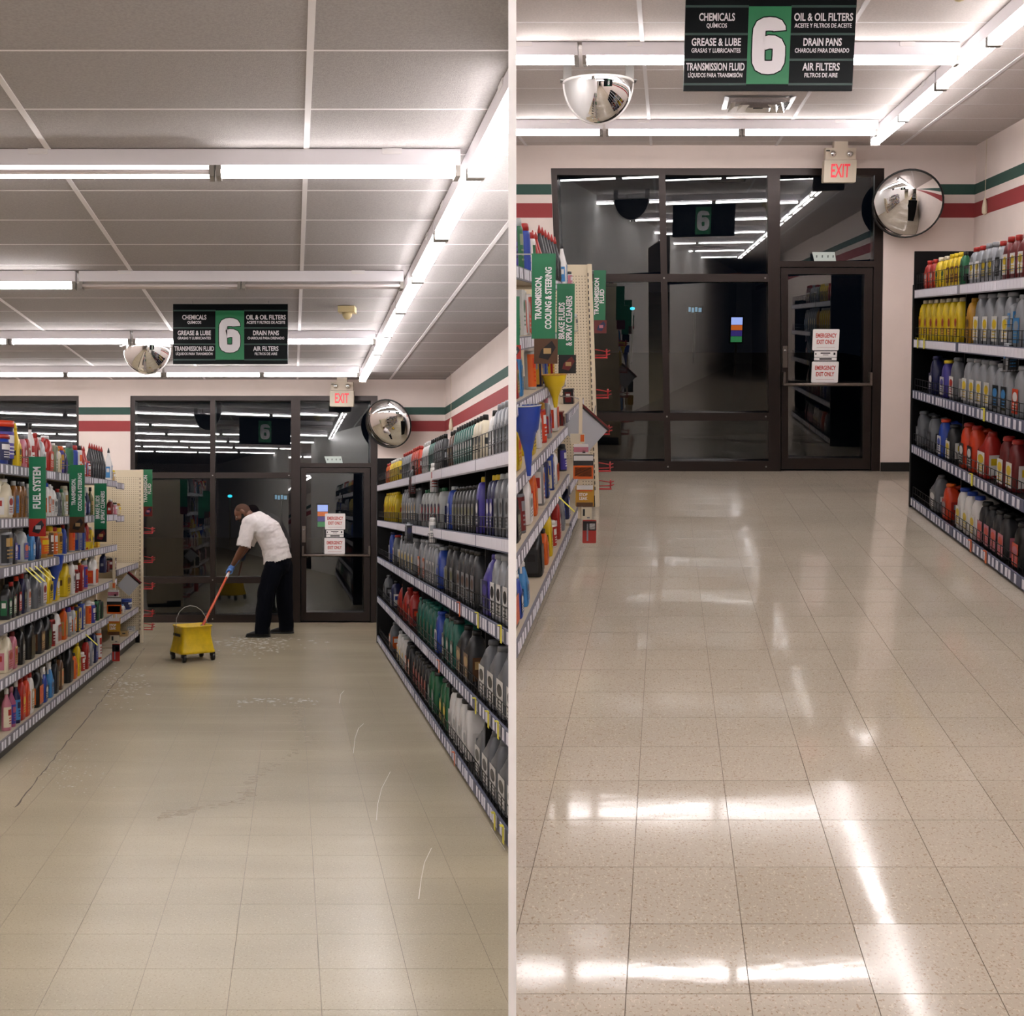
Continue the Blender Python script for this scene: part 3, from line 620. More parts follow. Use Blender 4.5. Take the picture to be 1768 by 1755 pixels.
    if Lb is not None:
        if curved:
            def patch(t0, t1, z0, z1, e, mi):
                n = 8; rr = a * (.92 if kind == 'pail' else 1) + e; vs = []
                for z in (z0, z1): vs += [(rr * math.cos(t0 + (t1 - t0) * j / n), rr * math.sin(t0 + (t1 - t0) * j / n), z) for j in range(n + 1)]
                Lb.add(vs, [(j, j + 1, n + 2 + j, n + 1 + j) for j in range(n)], mi, True)
            ex = .006 if kind == 'pail' else .0008
            patch(-PI - .3, .3, lz0, lz1, ex, 0); patch(-PI * .8, -PI * .2, lz0 + (lz1 - lz0) * .58, lz0 + (lz1 - lz0) * .88, ex + .0006, 1)
            for i in range(3): patch(-PI * .74, -PI * .3, lz0 + (lz1 - lz0) * (.16 + .13 * i), lz0 + (lz1 - lz0) * (.21 + .13 * i), ex + .0006, 1)
        else:
            y = -b; q = a * .74
            Lb.box(-q, q, y - .0012, y - .0002, lz0, lz1, 0)
            zz = lambda f: lz0 + (lz1 - lz0) * f
            n = 14; Lb.add([(q * .8 * math.cos(2 * PI * j / n), y - .0018, zz(.68) + (lz1 - lz0) * .2 * math.sin(2 * PI * j / n)) for j in range(n)], [tuple(range(n))], 1)
            for i in range(3): Lb.box(-q * .7, q * (.7 - .2 * (i % 2)), y - .0018, y - .0012, zz(.12 + .12 * i), zz(.17 + .12 * i), 1)
            sx = a + .0003 if kind not in ('jug',) else a + .0003
            for sg in (-1, 1):   # printed panels on the narrow sides
                Lb.box(min(sg * a, sg * (a + .0012)), max(sg * a, sg * (a + .0012)), -b * .62, b * .62, lz0, lz1 * .92, 0)
                Lb.box(min(sg * (a + .0012), sg * (a + .0018)), max(sg * (a + .0012), sg * (a + .0018)), -b * .4, b * .4, zz(.45), zz(.75), 1)
    out = [('body', B.mesh('body', cm(col))), ('cap', K.mesh('cap', cm(cap)))]
    if kind == 'funnel': out[1] = ('rim', out[1][1])
    if H is not None: out.append(('handle', H.mesh('handle', cm(col))))
    if Lb is not None: out.append(('label', Lb.mesh('label', [cm(lab), cm(acc)])))
    TPL[key] = out; return out
ITEMS = []
def put(r, side, si, q, x, z, kind, col, cap, lab, acc, w, t, h, rot=0.0, where=None):
    CUR[0] = r.key
    name = KN[kind][0]
    base = {'left': PI / 2, 'right': -PI / 2, 'front': 0}[side]
    root = empty(name, r.M(x, q, z, base + rot, 'rack'), 'x', KN[kind][2])
    for n, me in template(kind, w, t, h, col, cap, lab, acc): inst(root, n, me)
    ITEMS.append(dict(o=root, r=r, side=side, si=si, q=q, kind=kind, col=col, cap=cap, lab=lab, where=where))
    return root
CN = dict(redorange='orange-red', skyblue='sky-blue', darkred='dark red')
def label_items():
    groups = {}
    for it in ITEMS:
        c = CN.get(it['col'], it['col']); kd = KN[it['kind']][1]; A = it['r'].lab
        if it['where']: d = f"{c} {kd} {it['where']}"; key = (A, d)
        else:
            zs = RZ if it['side'] == 'right' else LZ
            cap = CN.get(it['cap'], it['cap'])
            d = f"{c} {kd}" + ('' if it['kind'] in ('funnel', 'box') else f", {cap} cap") 
            key = (A, it['side'], it['si'], d)
        groups.setdefault(key, []).append(it)
    ords = ['nearest exit', 'second from exit', 'third from exit', 'fourth from exit', 'fifth from exit', 'sixth from exit', 'seventh from exit', 'eighth from exit', 'ninth from exit', 'tenth from exit', 'eleventh from exit', 'twelfth from exit', 'thirteenth from exit', 'fourteenth from exit', 'fifteenth from exit', 'sixteenth from exit']
    for key, its in groups.items():
        its.sort(key=lambda i: i['q'])
        for n, it in enumerate(its):
            o = it['o']; A = it['r'].lab
            if it['where']:
                t = key[1] + (f", {ords[n]}" if len(its) > 1 else '') + ', ' + A; g = f"products hanging on clips, {A}"
            else:
                zs = RZ if it['side'] == 'right' else LZ
                t = key[3] + (f", {ords[min(n, 15)]}" if len(its) > 1 else '') + f", {shelf_word(zs, it['si'])} {it['side']} shelf, {A}"
                g = f"products on the {shelf_word(zs, it['si'])} {it['side']} shelf, {A}"
            o['label'] = t; o['group'] = g
def run(r, si, px0, px1, n, kind, col, cap, lab='white', acc='charcoal', h=None, t=None, w=None):
    """a run of alike goods on the right-hand shelving between two picture columns"""
    z = RZ[si] + .036; x = 2.895
    q0, q1 = r.s_of(px0, x, z), r.s_of(px1, x, z); st = (q1 - q0) / n; D0 = DIM[kind]
    w_ = w or min(D0[0] * 1.15, abs(st) * .93); w_ = round(w_ * 200) / 200
    for i in range(n):
        put(r, 'right', si, q0 + st * (i + .5), x + (t or D0[1]) / 2, z, kind, col, cap, lab, acc, w_, t or D0[1], h or D0[2])
def one(r, si, px, kind, col, cap='white', lab='white', acc='red', h=None, w=None, t=None, back=0.0, zs=None):
    """a single article on the left-hand shelving at a picture column"""
    Z = (zs or LZ)[si] + .035; D0 = DIM[kind]; t_ = t or D0[1]; w_ = w or D0[0]
    q = r.s_of(px, -.02, Z)
    put(r, 'left', si, q, -.025 - t_ / 2 - back, Z, kind, col, cap, lab, acc, w_, t_, h or D0[2])

def stock_left_view():
    r = L
    for a in [(4, 665, 672, 2, 'quart', 'orange', 'red', 'red', 'white', .22), (4, 672, 687, 5, 'quart', 'yellow', 'white', 'yellow', 'brown', .23), (4, 693, 708, 5, 'quart', 'silver', 'red', 'silver', 'charcoal', .245),
              (4, 709, 722, 4, 'quart', 'redorange', 'red', 'red', 'white', .25), (4, 728, 738, 3, 'quart', 'white', 'white', 'white', 'silver', .25), (4, 739, 748, 3, 'quart', 'teal', 'black', 'teal', 'charcoal', .25),
              (4, 748, 763, 5, 'quart', 'charcoal', 'black', 'black', 'silver', .25), (4, 772, 781, 2, 'quart', 'brown', 'black', 'charcoal', 'tan', .24), (4, 782, 815, 8, 'quart', 'teal', 'black', 'teal', 'white', .25),
              (4, 815, 831, 3, 'quart', 'cream', 'black', 'cream', 'charcoal', .25), (4, 842, 849, 1, 'quart', 'white', 'black', 'white', 'grey', .245), (4, 850, 890, 6, 'quart', 'silver', 'silver', 'silver', 'charcoal', .265),
              (3, 662, 682, 6, 'slimjug', 'yellow', 'yellow', 'yellow', 'red', .31), (3, 692, 718, 6, 'slimjug', 'silver', 'silver', 'white', 'gold', .32), (3, 726, 760, 6, 'slimjug', 'clear', 'green', 'navy', 'red', .29),
              (3, 768, 778, 1, 'slimjug', 'blue', 'clear', 'white', 'blue', .29), (3, 779, 818, 7, 'slimjug', 'charcoal', 'black', 'silver', 'olive', .28), (3, 819, 827, 1, 'slimjug', 'purple', 'yellow', 'navy', 'white', .32),
              (3, 838, 850, 2, 'slimjug', 'navy', 'yellow', 'purple', 'white', .32), (3, 850, 890, 4, 'slimjug', 'grey', 'clear', 'silver', 'charcoal', .32),
              (2, 668, 676, 1, 'oiljug', 'blue', 'navy', 'white', 'blue', .32), (2, 676, 682, 1, 'oiljug', 'grey', 'red', 'white', 'red', .30), (2, 687, 714, 5, 'oiljug', 'silver', 'silver', 'white', 'yellow', .31),
              (2, 719, 735, 2, 'oiljug', 'silver', 'silver', 'orange', 'white', .32), (2, 735, 750, 3, 'oiljug', 'silver', 'silver', 'white', 'grey', .31), (2, 751, 759, 1, 'oiljug', 'blue', 'silver', 'silver', 'blue', .30),
              (2, 766, 783, 2, 'oiljug', 'charcoal', 'black', 'silver', 'olive', .33), (2, 787, 819, 4, 'oiljug', 'charcoal', 'black', 'silver', 'brown', .33), (2, 830, 843, 1, 'jug', 'purple', 'purple', 'navy', 'purple', .33), (2, 844, 890, 4, 'oiljug', 'silver', 'silver', 'white', 'charcoal', .34),
              (1, 658, 667, 1, 'jug', 'grey', 'grey', 'charcoal', 'silver', .29), (1, 671, 678, 1, 'jug', 'navy', 'black', 'white', 'blue', .28), (1, 684, 711, 3, 'jug', 'red', 'red', 'darkred', 'redorange', .31),
              (1, 718, 748, 5, 'oiljug', 'teal', 'teal', 'green', 'charcoal', .31), (1, 748, 756, 1, 'oiljug', 'blue', 'blue', 'white', 'purple', .30), (1, 761, 783, 3, 'oiljug', 'teal', 'charcoal', 'charcoal', 'clear', .32),
              (1, 785, 811, 2, 'jug', 'charcoal', 'black', 'brown', 'tan', .32), (1, 824, 890, 4, 'jug', 'grey', 'grey', 'white', 'charcoal', .33),
              (0, 668, 678, 1, 'jug', 'grey', 'grey', 'orange', 'white', .30), (0, 684, 697, 3, 'oiljug', 'white', 'clear', 'white', 'yellow', .30), (0, 698, 708, 2, 'oiljug', 'charcoal', 'black', 'orange', 'white', .29),
              (0, 712, 736, 5, 'oiljug', 'charcoal', 'black', 'darkred', 'red', .29), (0, 737, 750, 2, 'oiljug', 'green', 'charcoal', 'teal', 'silver', .30), (0, 757, 770, 2, 'oiljug', 'green', 'charcoal', 'olive', 'yellow', .32),
              (0, 772, 807, 4, 'oiljug', 'white', 'black', 'white', 'silver', .33), (0, 818, 890, 5, 'jug', 'grey', 'grey', 'white', 'charcoal', .32)]:
        si, p0, p1, n, kd, c, cp, lb, ac, h = a; run(r, si, p0, p1, n, kd, c, cp, lb, ac, h)
    S = {5: [(16, 'pail', 'blue', 'red', 'navy', 'white', .2), (24, 'pail', 'navy', 'redorange', 'purple', 'white', .3), (36, 'cone', 'yellow', 'yellow', 'yellow', 'black', .30), (46, 'quart', 'pink', 'grey', 'red', 'white', .23), (52, 'quart', 'red', 'silver', 'cream', 'red', .24),
             (60, 'tube', 'white', 'black', 'white', 'red', .33), (68, 'quart', 'red', 'red', 'red', 'white', .27), (77, 'jug', 'clear', 'white', 'white', 'silver', .25), (90, 'jug', 'red', 'white', 'redorange', 'white', .28), (99, 'tin', 'sage', 'white', 'sage', 'white', .23), (106, 'quart', 'cream', 'gold', 'tan', 'yellow', .2), (111, 'can', 'purple', 'orange', 'purple', 'gold', .22), (116, 'quart', 'navy', 'gold', 'navy', 'purple', .2),
             (127, 'can', 'green', 'grey', 'green', 'green', .27), (135, 'can', 'blue', 'red', 'blue', 'blue', .26), (142, 'can', 'white', 'black', 'white', 'orange', .27), (148, 'cone', 'red', 'red', 'white', 'blue', .28), (152, 'cone', 'red', 'red', 'blue', 'white', .28), (157, 'can', 'white', 'red', 'red', 'white', .15),
             (162, 'cone', 'charcoal', 'red', 'black', 'silver', .33), (166, 'cone', 'charcoal', 'red', 'black', 'silver', .33), (170, 'cone', 'charcoal', 'red', 'black', 'silver', .33), (174, 'cone', 'charcoal', 'red', 'black', 'silver', .33), (178, 'cone', 'charcoal', 'red', 'black', 'silver', .33), (182, 'cone', 'charcoal', 'red', 'black', 'silver', .33), (194, 'cone', 'white', 'black', 'skyblue', 'white', .34)],
         4: [(19, 'jug', 'cream', 'white', 'white', 'red', .26), (31, 'quart', 'amber', 'clear', 'skyblue', 'blue', .25), (39, 'quart', 'amber', 'charcoal', 'amber', 'brown', .25), (46, 'quart', 'amber', 'clear', 'brown', 'amber', .25), (56, 'quart', 'clear', 'white', 'white', 'blue', .24), (87, 'quart', 'white', 'blue', 'orange', 'white', .26), (92, 'quart', 'white', 'white', 'white', 'orange', .25), (97, 'jug', 'white', 'white', 'white', 'grey', .24), (106, 'quart', 'grey', 'red', 'charcoal', 'silver', .22), (112, 'quart', 'sage', 'green', 'sage', 'white', .22), (118, 'can', 'cream', 'cream', 'white', 'tan', .25),
             (148, 'spray', 'white', 'navy', 'white', 'red', .28), (155, 'spray', 'navy', 'white', 'blue', 'white', .28), (162, 'tube', 'olive', 'black', 'olive', 'tan', .26)],
         3: [(17, 'can', 'silver', 'grey', 'charcoal', 'tan', .26), (22, 'can', 'silver', 'grey', 'grey', 'gold', .26), (29, 'quart', 'charcoal', 'black', 'purple', 'white', .24), (46, 'jug', 'clear', 'silver', 'blue', 'orange', .24), (60, 'quart', 'skyblue', 'silver', 'skyblue', 'white', .22), (70, 'quart', 'navy', 'silver', 'navy', 'skyblue', .2), (84, 'pail', 'gold', 'gold', 'orange', 'yellow', .2), (93, 'can', 'gold', 'yellow', 'brown', 'white', .24), (100, 'can', 'gold', 'red', 'orange', 'white', .23), (108, 'can', 'tan', 'yellow', 'gold', 'brown', .22), (115, 'quart', 'blue', 'red', 'blue', 'silver', .24),
             (130, 'can', 'clear', 'white', 'orange', 'redorange', .26), (140, 'tin', 'silver', 'white', 'blue', 'silver', .24), (147, 'tin', 'blue', 'silver', 'silver', 'blue', .22), (154, 'quart', 'red', 'red', 'red', 'yellow', .26), (162, 'quart', 'yellow', 'white', 'yellow', 'blue', .2), (171, 'box', 'gold', 'gold', 'yellow', 'brown', .10)],
         2: [(19, 'quart', 'charcoal', 'black', 'green', 'white', .23), (27, 'quart', 'black', 'red', 'sage', 'white', .24), (36, 'quart', 'black', 'redorange', 'red', 'white', .27), (45, 'quart', 'navy', 'red', 'charcoal', 'sage', .28), (52, 'quart', 'silver', 'silver', 'white', 'orange', .27), (68, 'jug', 'grey', 'black', 'grey', 'charcoal', .27), (78, 'jug', 'silver', 'white', 'white', 'red', .31), (89, 'jug', 'yellow', 'yellow', 'yellow', 'black', .30), (101, 'jug', 'yellow', 'olive', 'yellow', 'white', .31), (119, 'jug', 'yellow', 'olive', 'yellow', 'brown', .32), (129, 'quart', 'white', 'white', 'white', 'charcoal', .30), (136, 'can', 'red', 'white', 'darkred', 'white', .24), (144, 'tin', 'red', 'gold', 'red', 'white', .25), (152, 'can', 'pink', 'clear', 'purple', 'red', .26), (168, 'jug', 'white', 'white', 'redorange', 'orange', .28)],
         1: [(19, 'jug', 'cream', 'white', 'pink', 'red', .26), (29, 'quart', 'pink', 'darkred', 'tan', 'red', .25), (42, 'quart', 'black', 'black', 'charcoal', 'silver', .26), (58, 'jug', 'black', 'black', 'black', 'charcoal', .30), (75, 'jug', 'charcoal', 'black', 'brown', 'tan', .29), (87, 'jug', 'black', 'black', 'black', 'green', .28), (96, 'can', 'red', 'black', 'darkred', 'white', .25), (104, 'jug', 'white', 'grey', 'red', 'grey', .27), (116, 'quart', 'orange', 'red', 'tan', 'gold', .27), (124, 'can', 'silver', 'purple', 'silver', 'white', .25), (131, 'quart', 'clear', 'red', 'orange', 'white', .24), (138, 'tin', 'navy', 'gold', 'yellow', 'blue', .24), (146, 'tin', 'blue', 'white', 'cream', 'blue', .25), (158, 'can', 'white', 'white', 'orange', 'red', .23), (165, 'can', 'blue', 'white', 'purple', 'white', .2), (172, 'tin', 'green', 'black', 'charcoal', 'sage', .2), (178, 'tin', 'charcoal', 'black', 'green', 'charcoal', .18)],
         0: [(20, 'tube', 'pink', 'white', 'cream', 'red', .28), (28, 'tube', 'magenta', 'pink', 'purple', 'magenta', .27), (36, 'tube', 'navy', 'white', 'skyblue', 'navy', .29), (43, 'quart', 'red', 'red', 'redorange', 'yellow', .30), (51, 'quart', 'redorange', 'red', 'orange', 'red', .29), (58, 'quart', 'white', 'red', 'tan', 'white', .29), (72, 'jug', 'black', 'black', 'orange', 'redorange', .28), (82, 'spray', 'blue', 'white', 'navy', 'white', .29), (92, 'spray', 'skyblue', 'white', 'skyblue', 'navy', .30), (101, 'quart', 'charcoal', 'black', 'charcoal', 'brown', .27), (109, 'quart', 'brown', 'charcoal', 'tan', 'orange', .28), (125, 'jug', 'black', 'black', 'charcoal', 'black', .32), (133, 'quart', 'orange', 'charcoal', 'orange', 'red', .22), (139, 'quart', 'yellow', 'yellow', 'yellow', 'olive', .30), (147, 'can', 'white', 'white', 'red', 'white', .18), (154, 'quart', 'red', 'charcoal', 'red', 'white', .28), (161, 'quart', 'silver', 'blue', 'silver', 'white', .26), (168, 'jug', 'navy', 'navy', 'blue', 'silver', .31), (176, 'can', 'orange', 'white', 'white', 'red', .30)]}
    for si, its in S.items():
        for px, kd, c, cp, lb, ac, h in its:
            w = {'jug': .15, 'quart': .09, 'tin': .09}.get(kd); one(r, si, px, kd, c, cp, lb, ac, h, w)
    for si, its in {4: [(200, 'can', 'cream', 'yellow', 'tan', 'white', .13)], 3: [(196, 'quart', 'darkred', 'white', 'red', 'white', .17), (203, 'can', 'white', 'charcoal', 'pink', 'white', .14), (209, 'can', 'tan', 'gold', 'cream', 'yellow', .13)],
                    2: [(188, 'box', 'darkred', 'white', 'charcoal', 'red', .11), (200, 'box', 'charcoal', 'charcoal', 'darkred', 'white', .12), (184, 'quart', 'navy', 'black', 'navy', 'silver', .2)], 1: [(216, 'quart', 'white', 'skyblue', 'cream', 'blue', .10), (228, 'pail', 'blue', 'blue', 'navy', 'white', .12)],
                    0: [(222, 'box', 'tan', 'tan', 'tan', 'charcoal', .06), (233, 'box', 'clear', 'clear', 'white', 'grey', .05)]}.items():
        for px, kd, c, cp, lb, ac, h in its: one(r, si, px, kd, c, cp, lb, ac, h, zs=LZ_END)
def stock_right_view():
    r = R
    for a in [(4, 1593, 1612, 2, 'quart', 'red', 'red', 'redorange', 'white', .23), (4, 1612, 1632, 2, 'quart', 'yellow', 'cream', 'yellow', 'green', .235), (4, 1632, 1655, 3, 'quart', 'yellow', 'yellow', 'darkred', 'yellow', .24), (4, 1655, 1661, 1, 'quart', 'green', 'charcoal', 'charcoal', 'green', .24),
              (4, 1671, 1692, 2, 'quart', 'silver', 'red', 'white', 'yellow', .25), (4, 1692, 1714, 2, 'quart', 'silver', 'silver', 'grey', 'yellow', .255), (4, 1714, 1728, 1, 'quart', 'silver', 'red', 'black', 'silver', .25), (4, 1728, 1768, 3, 'quart', 'darkred', 'red', 'white', 'yellow', .265),
              (3, 1584, 1656, 7, 'slimjug', 'yellow', 'cream', 'yellow', 'red', .33), (3, 1665, 1676, 1, 'slimjug', 'gold', 'gold', 'gold', 'brown', .32), (3, 1677, 1744, 4, 'oiljug', 'silver', 'silver', 'white', 'yellow', .34), (3, 1745, 1785, 2, 'oiljug', 'silver', 'silver', 'skyblue', 'silver', .32),
              (2, 1599, 1615, 1, 'oiljug', 'navy', 'navy', 'navy', 'white', .31), (2, 1619, 1634, 1, 'oiljug', 'purple', 'yellow', 'white', 'purple', .29), (2, 1634, 1651, 1, 'oiljug', 'grey', 'grey', 'white', 'red', .32), (2, 1659, 1710, 4, 'oiljug', 'silver', 'silver', 'white', 'yellow', .33), (2, 1711, 1740, 2, 'oiljug', 'silver', 'silver', 'charcoal', 'skyblue', .32), (2, 1741, 1765, 1, 'oiljug', 'silver', 'silver', 'redorange', 'white', .32),
              (1, 1576, 1593, 1, 'oiljug', 'grey', 'grey', 'grey', 'silver', .30), (1, 1597, 1611, 1, 'oiljug', 'grey', 'charcoal', 'charcoal', 'grey', .30), (1, 1615, 1628, 1, 'oiljug', 'blue', 'redorange', 'white', 'blue', .30), (1, 1629, 1644, 1, 'oiljug', 'charcoal', 'charcoal', 'white', 'yellow', .28), (1, 1653, 1681, 2, 'oiljug', 'redorange', 'red', 'charcoal', 'white', .33), (1, 1682, 1705, 1, 'jug', 'red', 'red', 'white', 'yellow', .32), (1, 1719, 1750, 2, 'oiljug', 'darkred', 'red', 'white', 'yellow', .33),
              (0, 1600, 1620, 1, 'jug', 'grey', 'grey', 'grey', 'white', .30), (0, 1622, 1638, 1, 'oiljug', 'redorange', 'orange', 'red', 'silver', .28), (0, 1648, 1685, 3, 'oiljug', 'white', 'blue', 'white', 'yellow', .31), (0, 1686, 1734, 4, 'oiljug', 'charcoal', 'black', 'pink', 'redorange', .30), (0, 1741, 1765, 1, 'oiljug', 'black', 'black', 'redorange', 'pink', .30)]:
        si, p0, p1, n, kd, c, cp, lb, ac, h = a; run(r, si, p0, p1, n, kd, c, cp, lb, ac, h)
    S = {5: [(897, 'can', 'purple', 'yellow', 'purple', 'navy', .27), (907, 'can', 'green', 'clear', 'green', 'sage', .27), (919, 'can', 'blue', 'red', 'blue', 'blue', .27), (928, 'can', 'white', 'red', 'white', 'green', .24), (934, 'cone', 'red', 'red', 'white', 'blue', .27), (939, 'cone', 'red', 'red', 'blue', 'white', .27), (945, 'cone', 'charcoal', 'red', 'black', 'silver', .33), (950, 'cone', 'charcoal', 'red', 'black', 'silver', .33), (955, 'cone', 'charcoal', 'red', 'black', 'silver', .33), (960, 'cone', 'charcoal', 'red', 'black', 'silver', .33), (965, 'cone', 'charcoal', 'red', 'black', 'silver', .33), (970, 'cone', 'charcoal', 'red', 'black', 'silver', .33), (981, 'cone', 'white', 'black', 'skyblue', 'white', .33), (886, 'quart', 'cream', 'gold', 'tan', 'yellow', .2)],
         4: [(899, 'quart', 'green', 'red', 'green', 'yellow', .24), (909, 'box', 'white', 'white', 'white', 'green', .24), (918, 'tin', 'white', 'white', 'redorange', 'white', .24), (925, 'tin', 'red', 'white', 'charcoal', 'white', .23), (983, 'quart', 'darkred', 'white', 'red', 'white', .2)],
         3: [(898, 'quart', 'red', 'red', 'tan', 'green', .24), (905, 'quart', 'skyblue', 'blue', 'skyblue', 'silver', .27), (928, 'can', 'clear', 'white', 'orange', 'redorange', .26), (938, 'tin', 'navy', 'white', 'gold', 'silver', .25), (947, 'tin', 'blue', 'white', 'silver', 'blue', .24), (958, 'box', 'red', 'white', 'yellow', 'red', .2)],
         2: [(901, 'jug', 'yellow', 'yellow', 'yellow', 'redorange', .31), (926, 'jug', 'yellow', 'olive', 'yellow', 'charcoal', .32), (937, 'quart', 'white', 'black', 'white', 'charcoal', .29), (946, 'can', 'red', 'gold', 'redorange', 'white', .25), (954, 'quart', 'silver', 'pink', 'red', 'purple', .26), (966, 'jug', 'white', 'white', 'redorange', 'orange', .29), (975, 'box', 'darkred', 'charcoal', 'charcoal', 'red', .10)],
         1: [(900, 'jug', 'black', 'black', 'black', 'sage', .28), (910, 'can', 'grey', 'black', 'darkred', 'silver', .25), (921, 'jug', 'white', 'grey', 'white', 'grey', .28), (930, 'quart', 'orange', 'red', 'redorange', 'gold', .27), (942, 'tin', 'silver', 'white', 'white', 'red', .26), (950, 'tin', 'navy', 'gold', 'blue', 'yellow', .25), (959, 'tin', 'blue', 'white', 'cream', 'blue', .25), (966, 'jug', 'white', 'white', 'orange', 'red', .24), (980, 'can', 'charcoal', 'charcoal', 'purple', 'white', .2)],
         0: [(897, 'jug', 'black', 'black', 'orange', 'redorange', .28), (905, 'spray', 'blue', 'white', 'navy', 'white', .28), (915, 'spray', 'skyblue', 'white', 'skyblue', 'navy', .29), (940, 'jug', 'black', 'black', 'charcoal', 'black', .32), (949, 'quart', 'orange', 'charcoal', 'orange', 'red', .22), (956, 'quart', 'yellow', 'yellow', 'yellow', 'olive', .30), (963, 'can', 'white', 'white', 'red', 'white', .18), (970, 'quart', 'red', 'charcoal', 'red', 'white', .28), (977, 'quart', 'silver', 'white', 'silver', 'navy', .26), (985, 'jug', 'navy', 'navy', 'blue', 'white', .31)]}
    for si, its in S.items():
        for px, kd, c, cp, lb, ac, h in its:
            w = {'jug': .15, 'quart': .09, 'tin': .09}.get(kd); one(r, si, px, kd, c, cp, lb, ac, h, w)
    for si, its in {2: [(992, 'box', 'charcoal', 'charcoal', 'darkred', 'white', .12)], 4: [(990, 'can', 'white', 'charcoal', 'pink', 'white', .14)], 3: [(999, 'can', 'clear', 'white', 'cream', 'grey', .15)]}.items():
        for px, kd, c, cp, lb, ac, h in its: one(r, si, px, kd, c, cp, lb, ac, h, zs=LZ_END)

# ------------------------------------------------------------------ flags, hanging cards, clip displays
def flag(r, lines, s, box, card, cardlab):
    """green category flag standing out from the left shelving; box = its outline in the picture"""
    CUR[0] = r.key; x0, z1 = r.at_s(box[0], box[1], s); x1, z0 = r.at_s(box[2], box[3], s)
    w, h = x1 - x0, z1 - z0
    txt = ' '.join(lines)
    root = empty('category_flag', r.M((x0 + x1) / 2, s, (z0 + z1) / 2), f'green {txt} flag with upright white letters, left shelving, {r.lab}', 'sign')
    part(root, 'panel', MB().box(-w / 2, w / 2, -.002, .002, -h / 2, h / 2), M_FLAGG)
    mx = max(len(t) for t in lines)
    for i, t in enumerate(lines):
        n = len(lines); xx = (i - (n - 1) / 2) * w * .42
        sz = min(h * .92 / (mx * .68) / .72, w / n * 1.0)
        lettering(root, t, sz, (xx, -.0025, -h * .02 if n > 1 else 0), (PI / 2, -PI / 2, 0), M_LETTER, min(.9, h * .9 / (mx * .70 * sz)), bold=.03)
    part(root, 'arm', MB().box(-w / 2 - .16, w / 2, .002, .008, h / 2 - .006, h / 2), M_STEEL)
    hc = w * 1.05
    c2 = empty('picture_card', r.M((x0 + x1) / 2, s, z0 - hc / 2), f'{cardlab} hanging below the {lines[0].strip(",")} flag, {r.lab}', 'card')
    b = MB(); b.box(-w / 2, w / 2, -.002, .002, -hc / 2, hc / 2); part(c2, 'sheet', b, cm(card[0]))
    b = MB(); rnd = random.Random(len(txt)); 
    b.add([(-.3 * w, -.0028, -.25 * hc), (.1 * w, -.0028, -.35 * hc), (.42 * w, -.0028, .15 * hc), (.25 * w, -.0028, .42 * hc), (-.2 * w, -.0028, .05 * hc)], [(0, 1, 2, 3, 4)])
    part(c2, 'printed_picture', b, cm(card[1])); b = MB(); b.box(-.1 * w, .22 * w, -.0034, -.0028, -.1 * hc, .12 * hc); part(c2, 'printed_patch', b, cm(card[2]))
def hanging(r, pts):
    CUR[0] = r.key; s = 4.3
    strip_x = None
    for (nm, box, base, bits, lab, txt) in pts:
        x0, z1 = r.at_s(box[0], box[1], s); x1, z0 = r.at_s(box[2], box[3], s); w, h = x1 - x0, z1 - z0; s -= 0.0
        root = empty(nm, r.M((x0 + x1) / 2, s, (z0 + z1) / 2), f'{lab}, left clip strip, {r.lab}', 'card' if 'pack' not in nm else 'pack', f'goods on the clip strip, {r.lab}')
        b = MB(); rbox(b, -w / 2, w / 2, -.006, .0, -h / 2, h / 2, min(w, h) * .08); part(root, 'sheet', b, cm(base))
        for (a0, a1, b0, b1, c) in bits: part(root, 'printed_patch', MB().box(a0 * w, a1 * w, -.009, -.006, b0 * h, b1 * h), cm(c))
        if txt:
            for i, t in enumerate(txt): lettering(root, t, h * .2, (-.08 * w, -.0095, h * (.06 - .18 * i)), (PI / 2, 0, 0), M_WHITE, .8, bold=.03)
        strip_x = (x0 + x1) / 2
    x, _ = r.at_s((pts[0][1][0] + pts[0][1][2]) / 2 + 1, 900, s)
    root = empty('clip_strip', r.M(strip_x, s - .02, .9), f'thin clear clip strip holding cards on the left shelving, {r.lab}', 'strip')
    part(root, 'strip', MB().box(-.012, .012, -.002, .002, -.62, .22), M_CREAM)
    b = MB(); b.tube([(0, .002, .2), (-.06, .03, .22), (-.14, .04, .22)], .004, 6); part(root, 'wire_arm', b, M_STEEL)
def clip_funnel(r, px, py_top, py_tip, s, col, cap):
    x, zt = r.at_s(px, py_top, s); _, z0 = r.at_s(px, py_tip, s); h = zt - z0
    put(r, 'front', 0, s, x, z0, 'funnel', col, cap, 'white', 'white', .15, .15, round(h, 2), rot=.0, where='hanging on the left shelving')
